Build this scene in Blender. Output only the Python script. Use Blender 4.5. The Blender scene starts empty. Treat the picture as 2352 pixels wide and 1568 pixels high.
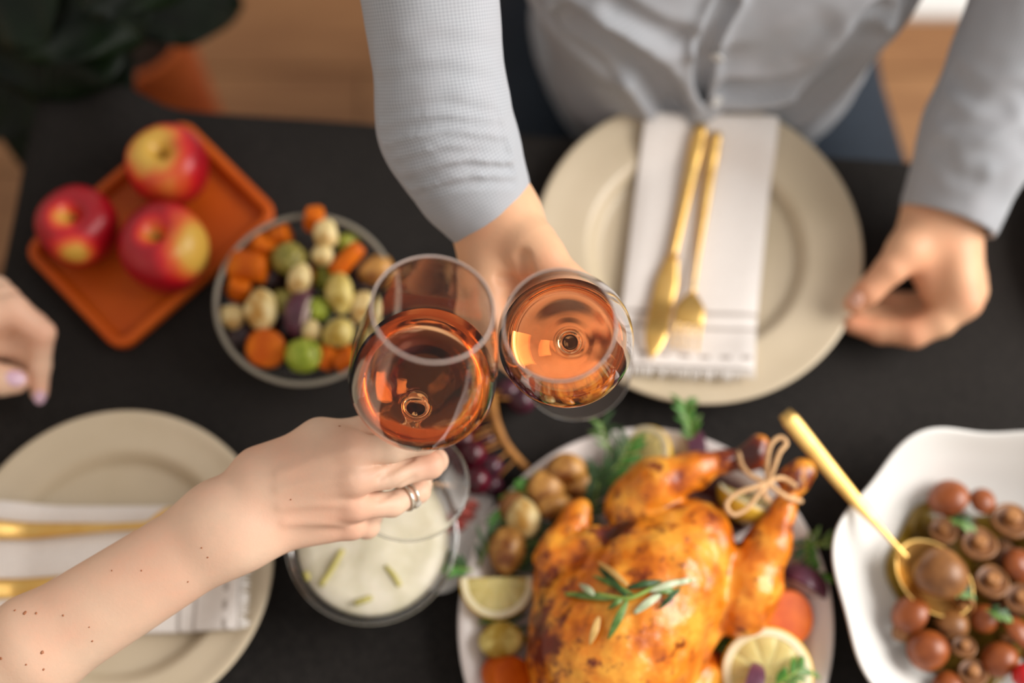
import bpy, bmesh, math, random
import numpy as np
from mathutils import Vector, Matrix
from math import sin, cos, pi, radians

# ------------------------------------------------------------------ camera, light, exposure
SC = bpy.context.scene
COL = SC.collection
FPX = 2352 * 50.0 / 36.0
PITCH = radians(18.4)
CAMZ = 1.863
TZ = 0.75                                    # table top
cam_data = bpy.data.cameras.new('camera')
cam = bpy.data.objects.new('camera', cam_data)
COL.objects.link(cam)
cam.location = (0, 0, CAMZ)
cam.rotation_euler = (PITCH, 0, 0)
cam_data.lens = 50
cam_data.sensor_width = 36
cam_data.clip_start = 0.05
cam_data.dof.use_dof = True
cam_data.dof.focus_distance = 0.89
cam_data.dof.aperture_fstop = 1.75
SC.camera = cam

world = bpy.data.worlds.new('world')
SC.world = world
world.use_nodes = True
bg = world.node_tree.nodes['Background']
bg.inputs[0].default_value = (1.0, 0.955, 0.91, 1)
bg.inputs[1].default_value = 0.54


def area(name, loc, target, sx, sy, power, color):
    d = bpy.data.lights.new(name, 'AREA')
    d.shape = 'RECTANGLE'
    d.size = sx
    d.size_y = sy
    d.energy = power
    d.color = color
    o = bpy.data.objects.new(name, d)
    COL.objects.link(o)
    o.location = loc
    o.rotation_euler = (Vector(target) - Vector(loc)).to_track_quat('-Z', 'Y').to_euler()
    return o


area('window_daylight', (2.15, 0.45, 2.25), (0.0, 0.3, 0.8), 1.7, 1.7, 100, (1.0, 0.965, 0.92))

SC.view_settings.view_transform = 'Standard'
SC.view_settings.look = 'None'
SC.view_settings.exposure = 0.0
SC.view_settings.gamma = 1.0
SC.view_settings.use_curve_mapping = False
SC.cycles.use_denoising = True
SC.cycles.max_bounces = 24
SC.cycles.transmission_bounces = 24
SC.cycles.transparent_max_bounces = 12
SC.cycles.sample_clamp_indirect = 10.0

RNG = random.Random(7)

# ------------------------------------------------------------------ geometry helpers
UP = np.array([0, cos(PITCH), sin(PITCH)])
FW = np.array([0, sin(PITCH), -cos(PITCH)])
RT = np.array([1.0, 0, 0])
CAM = np.array([0, 0, CAMZ])


def W(px, py, d):
    """World point seen in the photograph at px, py at depth d along the lens axis."""
    return CAM + d * ((px - 1176) / FPX * RT + (784 - py) / FPX * UP + FW)


def T(px, py, z):
    """World point seen in the photograph at px, py at height z."""
    r = (px - 1176) / FPX * RT + (784 - py) / FPX * UP + FW
    return CAM + r * ((z - CAMZ) / r[2])


def lin(c):
    out = []
    for v in c[:3]:
        v = v / 255.0
        out.append(v / 12.92 if v <= 0.04045 else ((v + 0.055) / 1.055) ** 2.4)
    return tuple(out) + (1.0,)


def unit(v):
    v = np.asarray(v, float)
    return v / (np.linalg.norm(v) + 1e-12)


def frame(axis, hint=(0, 0, 1)):
    """3x3 matrix whose third column is axis."""
    z = unit(axis)
    h = np.asarray(hint, float)
    if abs(z @ unit(h)) > 0.97:
        h = np.array([1.0, 0, 0])
    x = unit(np.cross(h, z))
    y = np.cross(z, x)
    return np.stack([x, y, z], axis=1)


def hash3(i, j, k, seed):
    n = (i * 374761393 + j * 668265263 + k * 2147483647 + seed * 1274126177) & 0x7fffffff
    n = ((n ^ (n >> 13)) * 1274126177) & 0x7fffffff
    n = (n ^ (n >> 16)) & 0xffff
    return n / 65535.0


def vnoise(P, freq, seed=0):
    Q = np.asarray(P) * freq + 1000.0
    I = np.floor(Q).astype(np.int64)
    F = Q - I
    F = F * F * (3 - 2 * F)
    r = 0
    for a in (0, 1):
        for b in (0, 1):
            for c in (0, 1):
                w = (F[:, 0] if a else 1 - F[:, 0]) * (F[:, 1] if b else 1 - F[:, 1]) * (F[:, 2] if c else 1 - F[:, 2])
                r = r + w * hash3(I[:, 0] + a, I[:, 1] + b, I[:, 2] + c, seed)
    return r * 2 - 1


def smooth(m, angle=None):
    m.polygons.foreach_set('use_smooth', [True] * len(m.polygons))
    if angle:
        m.set_sharp_from_angle(angle=radians(angle))


def put(name, V, F, mat, parent=None, angle=None, attrs=None, mats=None, midx=None, flat=False):
    """Links one mesh object built in world coordinates, origin at its base."""
    V = np.asarray(V, float)
    org = np.array([(V[:, 0].min() + V[:, 0].max()) / 2, (V[:, 1].min() + V[:, 1].max()) / 2, V[:, 2].min()])
    m = bpy.data.meshes.new(name)
    if isinstance(F, np.ndarray):
        n = len(F)
        m.vertices.add(len(V))
        m.vertices.foreach_set('co', (V - org).ravel())
        m.loops.add(n * 4)
        m.loops.foreach_set('vertex_index', F.ravel().astype(np.int32))
        m.polygons.add(n)
        m.polygons.foreach_set('loop_start', np.arange(0, n * 4, 4, dtype=np.int32))
        m.update(calc_edges=True)
    else:
        m.from_pydata((V - org).tolist(), [], F)
        m.update()
    if attrs:
        for an, arr in attrs.items():
            arr = np.asarray(arr, float)
            if arr.ndim == 1:
                at = m.attributes.new(an, 'FLOAT', 'POINT')
                at.data.foreach_set('value', arr)
            else:
                at = m.attributes.new(an, 'FLOAT_VECTOR', 'POINT')
                at.data.foreach_set('vector', arr.ravel())
    for mm in (mats or [mat]):
        m.materials.append(mm)
    if midx is not None:
        m.polygons.foreach_set('material_index', midx)
    if not flat:
        smooth(m, angle)
    o = bpy.data.objects.new(name, m)
    COL.objects.link(o)
    if parent is not None:
        par_world = np.zeros(3)
        p = parent
        while p is not None:
            par_world = par_world + np.array(p.location)
            p = p.parent
        o.parent = parent
        o.location = Vector(org - par_world)
    else:
        o.location = Vector(org)
    return o


def tag(o, label=None, cat=None, group=None, kind=None):
    if label:
        o['label'] = label
    if cat:
        o['category'] = cat
    if group:
        o['group'] = group
    if kind:
        o['kind'] = kind
    return o


def thing(name, label, cat, loc, group=None):
    o = bpy.data.objects.new(name, None)
    COL.objects.link(o)
    o.location = Vector(loc)
    o.empty_display_size = 0.02
    return tag(o, label, cat, group)


def rings(R, cap0=True, cap1=True, closed=False):
    """Quads between successive closed rings (arrays n x 3)."""
    n = len(R[0])
    V = np.concatenate(R)
    F = []
    m = len(R)
    for i in range(m if closed else m - 1):
        a, b = i * n, ((i + 1) % m) * n
        for j in range(n):
            k = (j + 1) % n
            F.append((a + j, a + k, b + k, b + j))
    if not closed:
        if cap0:
            F.append(tuple(range(n - 1, -1, -1)))
        if cap1:
            F.append(tuple((m - 1) * n + j for j in range(n)))
    return V, F


def circle(n, r, z=0.0, ry=None, ph=0.0):
    a = np.arange(n) * 2 * pi / n + ph
    return np.stack([r * np.cos(a), (ry if ry is not None else r) * np.sin(a), np.full(n, z)], 1)


def catmull(P, sub):
    P = np.asarray(P, float)
    Q = np.vstack([2 * P[0] - P[1], P, 2 * P[-1] - P[-2]])
    out = []
    for i in range(1, len(Q) - 2):
        for s in range(sub):
            t = s / sub
            a, b, c, d = Q[i - 1], Q[i], Q[i + 1], Q[i + 2]
            out.append(0.5 * ((2 * b) + (c - a) * t + (2 * a - 5 * b + 4 * c - d) * t * t + (3 * b - a - 3 * c + d) * t ** 3))
    out.append(P[-1])
    return np.array(out)


def lathe(prof, n, M=None, o=(0, 0, 0), cap0=True, cap1=True, closed=False):
    R = [circle(n, max(r, 1e-5), z) for r, z in prof]
    V, F = rings(R, cap0, cap1, closed)
    if M is not None:
        V = V @ np.asarray(M).T
    return V + np.asarray(o), F


def tube(path, rad, n=8, cap=True):
    P = np.asarray(path, float)
    m = len(P)
    rad = np.full(m, rad) if np.isscalar(rad) else np.asarray(rad, float)
    tan = np.gradient(P, axis=0)
    tan /= np.linalg.norm(tan, axis=1)[:, None] + 1e-12
    x = frame(tan[0])[:, 0]
    R = []
    for i in range(m):
        x = unit(x - tan[i] * (x @ tan[i]))
        y = np.cross(tan[i], x)
        a = np.arange(n) * 2 * pi / n
        R.append(P[i] + rad[i] * (np.cos(a)[:, None] * x + np.sin(a)[:, None] * y))
    return rings(R, cap, cap)


def join(parts):
    V, F, off = [], [], 0
    for v, f in parts:
        V.append(v)
        F += [tuple(i + off for i in t) for t in f]
        off += len(v)
    return np.concatenate(V), F


def box(c, s, M=None):
    c = np.asarray(c, float)
    v = np.array([(x, y, z) for z in (-1, 1) for y in (-1, 1) for x in (-1, 1)], float) * np.asarray(s) / 2
    if M is not None:
        v = v @ np.asarray(M).T
    return v + c, [(0, 2, 3, 1), (4, 5, 7, 6), (0, 1, 5, 4), (2, 6, 7, 3), (0, 4, 6, 2), (1, 3, 7, 5)]


_ICO = {}


def ico(sub):
    if sub not in _ICO:
        bm = bmesh.new()
        bmesh.ops.create_icosphere(bm, subdivisions=sub, radius=1.0)
        _ICO[sub] = (np.array([v.co[:] for v in bm.verts]), [tuple(v.index for v in f.verts) for f in bm.faces])
        bm.free()
    return _ICO[sub]


# ------------------------------------------------------------------ implicit bodies
def smin(a, b, k):
    if k <= 0:
        return np.minimum(a, b)
    h = np.clip(0.5 + 0.5 * (b - a) / k, 0, 1)
    return b + (a - b) * h - k * h * (1 - h)


class Blob:
    """Tapered capsules blended into one skin; group 0 is the trunk, every other group a finger."""

    def __init__(s, kf=0.008):
        s.p = []
        s.kf = kf
        s.disp = None
        s.cut = None
        s.margin = 0.0

    def add(s, a, b, ra, rb=None, k=0.012, g=0, sq=None):
        s.p.append((np.asarray(a, float), np.asarray(b, float), ra, rb if rb is not None else ra, k, g, sq))
        return s

    def chain(s, pts, k=0.004, g=0):
        for (a, ra), (b, rb) in zip(pts[:-1], pts[1:]):
            s.add(a, b, ra, rb, k, g)
        return s

    @staticmethod
    def prim(q, P):
        a, b, ra, rb, k, g, sq = q
        ba = b - a
        L = ba @ ba
        if L < 1e-12:
            v = P - a
            r = ra
        else:
            t = np.clip(((P - a) @ ba) / L, 0, 1)
            v = P - a - t[:, None] * ba
            r = ra + t * (rb - ra)
        if sq is not None:
            n = np.asarray(sq[0])
            v = v + ((v @ n) * (sq[1] - 1))[:, None] * n
        return np.sqrt((v * v).sum(1)) - r

    def ev(s, P, act=None):
        base = None
        fing = {}
        for i, q in enumerate(s.p):
            if act is not None and not act[i]:
                continue
            d = s.prim(q, P)
            if q[5] == 0:
                base = d if base is None else smin(base, d, q[4])
            else:
                fing[q[5]] = d if q[5] not in fing else smin(fing[q[5]], d, q[4])
        if base is None:
            base = np.full(len(P), 1.0)
        res = base
        for d in fing.values():
            res = np.minimum(res, smin(base, d, s.kf))
        if s.disp is not None:
            res = res + s.disp(P)
        if s.cut is not None:
            res = s.cut(P, res)
        return res

    def hit(s, px, py, d0=0.6, d1=1.6):
        r = unit((px - 1176) / FPX * RT + (784 - py) / FPX * UP + FW)
        t = d0
        for _ in range(200):
            p = CAM + r * t
            d = s.ev(p[None])[0]
            if d < 2e-4:
                return p
            t += max(d * 0.6, 2e-4)
            if t > d1:
                return None
        return p

    def grad(s, p, e=5e-4):
        g = np.array([s.ev((p + np.eye(3)[i] * e)[None])[0] - s.ev((p - np.eye(3)[i] * e)[None])[0] for i in range(3)])
        return unit(g)

    def mesh(s, res, B=14):
        A = np.array([q[0] for q in s.p])
        Bq = np.array([q[1] for q in s.p])
        rr = max(max(q[2], q[3]) for q in s.p)
        rad = np.array([max(q[2], q[3]) for q in s.p])[:, None]
        lo = np.minimum((A - rad).min(0), (Bq - rad).min(0)) - 0.01 - s.margin
        hi = np.maximum((A + rad).max(0), (Bq + rad).max(0)) + 0.01 + s.margin
        nb = np.ceil((hi - lo) / (res * B)).astype(int)
        gx, gy, gz = np.meshgrid(*[np.arange(n) for n in nb], indexing='ij')
        blocks = np.stack([gx.ravel(), gy.ravel(), gz.ravel()], 1)
        ctr = lo + (blocks + 0.5) * res * B
        R = res * B * 0.5 * math.sqrt(3)
        D = np.stack([s.prim(q, ctr) for q in s.p], 1)
        kk = max(q[4] for q in s.p) + s.margin
        keep = D.min(1) < R * 1.4 + kk
        # wholly inside one capsule: nothing to see
        keep &= D.min(1) > -(R * 1.4 + kk)
        NY = int(nb[1] * B + 8)
        NZ = int(nb[2] * B + 8)
        ar = np.arange(B + 1)
        lx, ly, lz = np.meshgrid(ar, ar, ar, indexing='ij')
        loc = np.stack([lx.ravel(), ly.ravel(), lz.ravel()], 1)
        keys, verts, quads = [], [], []
        cor = [(0, 0, 0), (1, 0, 0), (0, 1, 0), (1, 1, 0), (0, 0, 1), (1, 0, 1), (0, 1, 1), (1, 1, 1)]
        ed = [(0, 1), (2, 3), (4, 5), (6, 7), (0, 2), (1, 3), (4, 6), (5, 7), (0, 4), (1, 5), (2, 6), (3, 7)]
        corA = np.array(cor, float)

        def key(I):
            return ((I[:, 0] + 2) * NY + I[:, 1] + 2) * NZ + I[:, 2] + 2
        for bi in np.nonzero(keep)[0]:
            o = blocks[bi] * B
            P = lo + (loc + o) * res
            act = D[bi] < R * 1.5 + kk + 0.005
            v = s.ev(P, act).reshape(B + 1, B + 1, B + 1)
            sg = v < 0
            if sg.all() or not sg.any():
                continue
            c8 = np.stack([v[a:B + a, b:B + b, c:B + c] for a, b, c in cor], -1)
            s8 = c8 < 0
            m = s8.any(-1) & ~s8.all(-1)
            idx = np.argwhere(m)
            vals = c8[m]
            acc = np.zeros((len(idx), 3))
            cnt = np.zeros(len(idx))
            for a, b in ed:
                va, vb = vals[:, a], vals[:, b]
                x = (va < 0) != (vb < 0)
                t = np.where(x, va / np.where(x, va - vb, 1), 0)
                acc += x[:, None] * (corA[a] + t[:, None] * (corA[b] - corA[a]))
                cnt += x
            verts.append(lo + (idx + o + acc / cnt[:, None]) * res)
            keys.append(key(idx + o))
            for ax in range(3):
                s0 = sg[:B, :B, :B]
                s1 = [sg[1:, :B, :B], sg[:B, 1:, :B], sg[:B, :B, 1:]][ax]
                e = np.argwhere(s0 != s1)
                if len(e) == 0:
                    continue
                f = s0[e[:, 0], e[:, 1], e[:, 2]]
                b, c = (ax + 1) % 3, (ax + 2) % 3
                ub = np.zeros(3, int)
                ub[b] = 1
                uc = np.zeros(3, int)
                uc[c] = 1
                g = e + o
                q = np.stack([key(g - ub - uc), key(g - uc), key(g), key(g - ub)], 1)
                q = np.where(f[:, None], q, q[:, ::-1])
                quads.append(q)
        K = np.concatenate(keys)
        V = np.concatenate(verts)
        Q = np.concatenate(quads)
        od = np.argsort(K)
        Ks = K[od]
        pos = np.searchsorted(Ks, Q)
        pos = np.clip(pos, 0, len(Ks) - 1)
        ok = (Ks[pos] == Q).all(1)
        F = od[pos[ok]]
        return V, F.astype(np.int32)


def joinq(parts):
    V, F, off = [], [], 0
    for v, f in parts:
        V.append(v)
        F.append(f + off)
        off += len(v)
    return np.concatenate(V), np.concatenate(F)


def relax(V, F, it=1, w=0.5):
    for _ in range(it):
        acc = np.zeros_like(V)
        cnt = np.zeros(len(V))
        for a, b in ((0, 1), (1, 2), (2, 3), (3, 0)):
            np.add.at(acc, F[:, a], V[F[:, b]])
            np.add.at(acc, F[:, b], V[F[:, a]])
            np.add.at(cnt, F[:, a], 1)
            np.add.at(cnt, F[:, b], 1)
        V = V * (1 - w) + w * acc / np.maximum(cnt, 1)[:, None]
    return V


# ------------------------------------------------------------------ materials
class N:
    def __init__(s, name):
        s.m = bpy.data.materials.new(name)
        s.m.use_nodes = True
        s.t = s.m.node_tree
        s.b = s.t.nodes['Principled BSDF']
        s.out = s.t.nodes['Material Output']

    def new(s, typ, **kw):
        n = s.t.nodes.new(typ)
        for k, v in kw.items():
            if k.startswith('i_'):
                n.inputs[k[2:].replace('_', ' ')].default_value = v
            else:
                setattr(n, k, v)
        return n

    def link(s, a, b):
        s.t.links.new(a, b)

    def coord(s, scale=(1, 1, 1)):
        tc = s.new('ShaderNodeTexCoord')
        mp = s.new('ShaderNodeMapping')
        mp.inputs['Scale'].default_value = scale
        s.link(tc.outputs['Object'], mp.inputs[0])
        return mp.outputs[0]

    def noise(s, scale, detail=3, rough=0.55, vec=None):
        n = s.new('ShaderNodeTexNoise')
        n.inputs['Scale'].default_value = scale
        n.inputs['Detail'].default_value = detail
        n.inputs['Roughness'].default_value = rough
        s.link(vec if vec is not None else s.coord(), n.inputs['Vector'])
        return n.outputs[0]

    def ramp(s, fac, stops):
        r = s.new('ShaderNodeValToRGB')
        e = r.color_ramp.elements
        while len(e) < len(stops):
            e.new(0.5)
        for el, (p, c) in zip(e, stops):
            el.position = p
            el.color = c
        s.link(fac, r.inputs[0])
        return r.outputs[0]

    def mix(s, fac, a, b, mode='MIX'):
        n = s.new('ShaderNodeMix', data_type='RGBA', blend_type=mode)
        for v, i in ((fac, 0), (a, 6), (b, 7)):
            if isinstance(v, (int, float, tuple)):
                n.inputs[i].default_value = v
            else:
                s.link(v, n.inputs[i])
        return n.outputs[2]

    def attr(s, name):
        a = s.new('ShaderNodeAttribute')
        a.attribute_name = name
        return a

    def math(s, op, a, b=0.0):
        n = s.new('ShaderNodeMath', operation=op)
        for v, i in ((a, 0), (b, 1)):
            if isinstance(v, (int, float)):
                n.inputs[i].default_value = v
            else:
                s.link(v, n.inputs[i])
        return n.outputs[0]

    def bump(s, h, strength=0.3, dist=0.002):
        n = s.new('ShaderNodeBump')
        n.inputs['Strength'].default_value = strength
        n.inputs['Distance'].default_value = dist
        s.link(h, n.inputs['Height'])
        s.link(n.outputs[0], s.b.inputs['Normal'])

    def base(s, c):
        if isinstance(c, tuple):
            s.b.inputs['Base Color'].default_value = c
        else:
            s.link(c, s.b.inputs['Base Color'])

    def set(s, **kw):
        for k, v in kw.items():
            s.b.inputs[k.replace('_', ' ')].default_value = v
        return s


def M2(name, c1, c2, scale=20, rough=0.5, lo=0.35, hi=0.65, bump=0.0, sss=0.0, spec=0.5, detail=3, bscale=None, **kw):
    n = N(name)
    f = n.noise(scale, detail)
    n.base(n.ramp(f, [(lo, lin(c1)), (hi, lin(c2))]))
    n.set(Roughness=rough)
    n.b.inputs['Specular IOR Level'].default_value = spec
    if bump:
        n.bump(n.noise(bscale or scale * 2, 3) if bscale else f, bump)
    if sss:
        n.b.inputs['Subsurface Weight'].default_value = sss
        n.b.inputs['Subsurface Radius'].default_value = (1, 0.5, 0.25)
        n.b.inputs['Subsurface Scale'].default_value = 0.004
    n.set(**kw)
    return n.m


def skin(name, c, red):
    n = N(name)
    f = n.noise(90, 4)
    f2 = n.noise(14, 2)
    a = n.mix(n.ramp(f2, [(0.35, (0, 0, 0, 1)), (0.7, (0.55, 0.55, 0.55, 1))]), lin(c), lin(red))
    dark = tuple(v * 0.93 for v in c)
    b = n.mix(n.ramp(f, [(0.4, (0.3, 0.3, 0.3, 1)), (0.62, (0, 0, 0, 1))]), a, lin(dark))
    t = n.attr('tint')
    d = n.mix(t.outputs['Fac'], b, lin(red))
    n.base(d)
    n.set(Roughness=0.5)
    n.b.inputs['Specular IOR Level'].default_value = 0.35
    n.b.inputs['Subsurface Weight'].default_value = 0.15
    n.b.inputs['Subsurface Radius'].default_value = (1, 0.45, 0.28)
    n.b.inputs['Subsurface Scale'].default_value = 0.006
    n.bump(n.noise(420, 3), 0.12, 0.001)
    return n.m


MAT = {}
MAT['skin_f'] = skin('fair_skin', (232, 199, 172), (228, 166, 138))
MAT['skin_m'] = skin('warm_skin', (226, 178, 140), (216, 140, 106))
MAT['nail_pink'] = M2('nail_pink', (214, 176, 196), (226, 192, 210), 30, 0.18)
MAT['nail'] = M2('nail_plain', (226, 172, 150), (232, 184, 165), 30, 0.3)
MAT['mole'] = M2('mole_brown', (164, 104, 70), (186, 124, 88), 300, 0.6)
MAT['hair_d'] = M2('hair_dark', (38, 26, 18), (60, 42, 28), 120, 0.5)
MAT['hair_l'] = M2('hair_brown', (90, 60, 36), (120, 84, 52), 120, 0.5)
MAT['eye'] = M2('eye_white', (236, 232, 228), (240, 238, 234), 20, 0.1)
MAT['gold'] = M2('brushed_gold', (228, 182, 102), (238, 198, 122), 60, 0.4, Metallic=1.0)
MAT['silver'] = M2('silver', (226, 216, 196), (238, 230, 214), 60, 0.22, Metallic=0.75)
MAT['beige'] = M2('beige_stoneware', (196, 180, 152), (206, 190, 164), 9, 0.34, bump=0.04)
MAT['white_cer'] = M2('white_ceramic', (222, 220, 216), (228, 226, 222), 8, 0.3)
MAT['pink_cer'] = M2('pale_ceramic', (222, 212, 208), (230, 221, 217), 8, 0.28)
MAT['napkin_thread'] = M2('napkin_thread', (226, 220, 214), (234, 229, 224), 40, 0.9)
MAT['wood_dark'] = M2('dark_wood', (70, 46, 30), (96, 64, 42), 14, 0.5)
MAT['terracotta'] = M2('terracotta', (172, 76, 22), (192, 92, 30), 14, 0.75, bump=0.1)
MAT['soil'] = M2('soil', (30, 22, 16), (52, 38, 28), 60, 0.95, bump=0.6)
MAT['stem_green'] = M2('stem_green', (120, 150, 60), (150, 176, 84), 60, 0.5)
MAT['rosemary'] = M2('rosemary_leaf', (70, 110, 40), (120, 150, 80), 120, 0.45)
MAT['rosemary_pale'] = M2('rosemary_pale_leaf', (176, 190, 150), (200, 208, 176), 120, 0.4)
MAT['dry_needle'] = M2('dry_needle', (206, 164, 92), (222, 180, 110), 120, 0.5)
MAT['herb'] = M2('fresh_herb', (44, 104, 28), (92, 146, 44), 120, 0.5)
MAT['herb_dark'] = M2('dark_herb', (30, 62, 26), (62, 96, 42), 120, 0.5)
MAT['twig'] = M2('grape_twig', (150, 96, 34), (176, 118, 48), 60, 0.6, bump=0.2)
MAT['twine'] = M2('kitchen_twine', (206, 160, 112), (222, 180, 132), 300, 0.8, bump=0.4)
MAT['cream'] = M2('cream_dip', (206, 198, 170), (230, 222, 202), 38, 0.45, bump=0.35, sss=0.1)
MAT['dill'] = M2('dill_line', (168, 158, 84), (190, 178, 104), 60, 0.5)
MAT['ham'] = M2('cured_ham', (150, 40, 34), (205, 110, 96), 60, 0.4, sss=0.1)
MAT['tomato'] = M2('tomato', (180, 16, 22), (200, 26, 30), 30, 0.2)
MAT['rind'] = M2('lemon_rind', (226, 178, 40), (238, 196, 70), 80, 0.4, bump=0.2)
MAT['pith'] = M2('lemon_pith', (236, 222, 180), (242, 230, 196), 50, 0.6, sss=0.1)
MAT['flesh'] = M2('lemon_flesh', (206, 186, 112), (224, 206, 140), 46, 0.25, sss=0.25, bump=0.15)
MAT['carrot'] = M2('roast_carrot', (192, 84, 0), (218, 114, 4), 60, 0.5, sss=0.0, spec=0.25, bump=0.15)
MAT['sweet'] = M2('sweet_potato', (186, 76, 0), (210, 98, 6), 60, 0.5, sss=0.0, spec=0.25, bump=0.15)
MAT['potato'] = M2('roast_potato', (182, 132, 52), (232, 210, 150), 60, 0.45, lo=0.34, hi=0.52, sss=0.1, bump=0.1)
MAT['potato_y'] = M2('yellow_potato', (164, 130, 32), (224, 204, 122), 56, 0.45, lo=0.36, hi=0.56, sss=0.1, bump=0.1)
MAT['potato_b'] = M2('browned_potato', (112, 58, 12), (220, 164, 84), 44, 0.4, lo=0.38, hi=0.62, sss=0.1, bump=0.12)
MAT['sprout'] = M2('brussels_sprout', (128, 134, 34), (176, 178, 70), 50, 0.4, bump=0.15)
MAT['sprout_b'] = M2('green_sprout', (140, 160, 34), (186, 196, 76), 50, 0.4, bump=0.15)
MAT['sprout_o'] = M2('olive_sprout', (120, 112, 40), (164, 150, 72), 50, 0.4, bump=0.15)
MAT['aubergine'] = M2('aubergine', (34, 18, 22), (58, 30, 36), 30, 0.3)
MAT['onion'] = M2('red_onion', (70, 30, 52), (112, 66, 84), 50, 0.3)
MAT['onion_w'] = M2('onion_inner', (196, 170, 168), (214, 192, 186), 50, 0.35)
MAT['cap_r'] = M2('mushroom_cap_red', (116, 54, 20), (162, 86, 36), 40, 0.36, bump=0.1)
MAT['cap_b'] = M2('mushroom_cap_brown', (108, 66, 30), (156, 104, 54), 46, 0.4, bump=0.1)
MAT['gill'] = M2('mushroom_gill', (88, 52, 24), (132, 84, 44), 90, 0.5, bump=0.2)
MAT['mstem'] = M2('mushroom_stem', (146, 94, 48), (182, 126, 72), 50, 0.45)
MAT['grape'] = M2('red_grape', (56, 6, 18), (108, 20, 40), 60, 0.22, sss=0.15)
MAT['grape_d'] = M2('dark_grape', (52, 18, 30), (96, 44, 62), 60, 0.25, sss=0.15)
MAT['navy'] = M2('navy_trousers', (14, 24, 36), (22, 36, 50), 300, 0.85)
MAT['blouse'] = M2('cream_blouse', (214, 206, 194), (224, 216, 206), 120, 0.85)
MAT['button'] = M2('shirt_button', (206, 206, 204), (220, 220, 218), 60, 0.3)
MAT['rug'] = M2('white_rug', (226, 224, 220), (240, 238, 235), 90, 0.95, bump=0.6)
MAT['gem'] = M2('gem', (240, 236, 226), (255, 250, 240), 40, 0.02, Transmission_Weight=0.6)

# planks
n = N('floor_plank')
w = n.new('ShaderNodeTexNoise')
w.inputs['Scale'].default_value = 4
w.inputs['Detail'].default_value = 6
n.link(n.coord((1.2, 14, 1)), w.inputs['Vector'])
oi = n.new('ShaderNodeObjectInfo')
c0 = n.ramp(w.outputs[0], [(0.3, lin((132, 88, 50))), (0.7, lin((166, 120, 76)))])
n.base(n.mix(n.math('MULTIPLY', oi.outputs['Random'], 0.35), c0, lin((130, 82, 44))))
n.set(Roughness=0.5)
MAT['plank'] = n.m

# dark linen
n = N('charcoal_linen')
f1 = n.noise(5, 3)
f2 = n.noise(900, 2, vec=n.coord((1, 0.25, 1)))
f3 = n.noise(900, 2, vec=n.coord((0.25, 1, 1)))
c = n.ramp(f1, [(0.3, lin((29, 27, 26))), (0.7, lin((41, 38, 36)))])
c = n.mix(n.ramp(n.math('MULTIPLY', f2, f3), [(0.2, (0, 0, 0, 1)), (0.34, (0.5, 0.5, 0.5, 1))]), c, lin((56, 52, 49)))
n.base(c)
n.set(Roughness=0.92)
n.b.inputs['Specular IOR Level'].default_value = 0.15
n.bump(n.math('ADD', f2, f3), 0.3, 0.001)
MAT['linen'] = n.m

# tray: orange leather-like
MAT['tray'] = M2('orange_tray', (188, 78, 10), (206, 94, 18), 10, 0.5, bump=0.05, spec=0.25)

# napkin with woven stripes; 'nap' attribute = (along 0..1, across 0..1, 0)
n = N('striped_napkin')
at = n.attr('nap')
sep = n.new('ShaderNodeSeparateXYZ')
n.link(at.outputs['Vector'], sep.inputs[0])
st = None
for p, wd in ((0.775, 0.007), (0.835, 0.006)):
    d = n.math('ABSOLUTE', n.math('SUBTRACT', sep.outputs[0], p))
    q = n.math('LESS_THAN', d, wd)
    st = q if st is None else n.math('MAXIMUM', st, q)
dash = n.math('MULTIPLY', n.math('LESS_THAN', n.math('ABSOLUTE', n.math('SUBTRACT', sep.outputs[0], 0.957)), 0.009),
              n.math('GREATER_THAN', n.math('SINE', n.math('MULTIPLY', sep.outputs[1], 42.0)), 0.0))
st = n.math('MAXIMUM', st, dash)
f = n.noise(700, 2)
c = n.mix(n.ramp(f, [(0.3, (0, 0, 0, 1)), (0.7, (1, 1, 1, 1))]), lin((222, 214, 208)), lin((236, 230, 225)))
n.base(n.mix(n.math('MULTIPLY', st, 0.75), c, lin((150, 138, 130))))
n.set(Roughness=0.9)
n.b.inputs['Specular IOR Level'].default_value = 0.2
n.bump(f, 0.15, 0.001)
MAT['napkin'] = n.m

# shirt: fine grey check; 'weave' attribute = metres along two thread directions
n = N('grey_check_shirt')
at = n.attr('weave')
sep = n.new('ShaderNodeSeparateXYZ')
n.link(at.outputs['Vector'], sep.inputs[0])
s1 = n.math('SINE', n.math('MULTIPLY', sep.outputs[0], 2 * pi / 0.0023))
s2 = n.math('SINE', n.math('MULTIPLY', sep.outputs[1], 2 * pi / 0.0023))
sm = n.math('MULTIPLY', n.math('ADD', s1, s2), 0.25)
sm = n.math('ADD', sm, 0.5)
big = n.noise(30, 3)
c = n.mix(sm, lin((154, 157, 163)), lin((177, 180, 185)))
c = n.mix(n.ramp(big, [(0.4, (0, 0, 0, 1)), (0.7, (0.25, 0.25, 0.25, 1))]), c, lin((176, 172, 176)))
n.base(c)
n.set(Roughness=0.9)
n.b.inputs['Specular IOR Level'].default_value = 0.2
MAT['shirt'] = n.m

# leaf
n = N('dark_leaf')
f = n.noise(16, 3)
n.base(n.ramp(f, [(0.35, lin((6, 14, 7))), (0.7, lin((17, 34, 11)))]))
n.set(Roughness=0.5)
n.b.inputs['Specular IOR Level'].default_value = 0.22
MAT['leaf'] = n.m
MAT['leaf_rib'] = M2('leaf_midrib', (20, 34, 14), (34, 52, 20), 30, 0.5)

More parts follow.
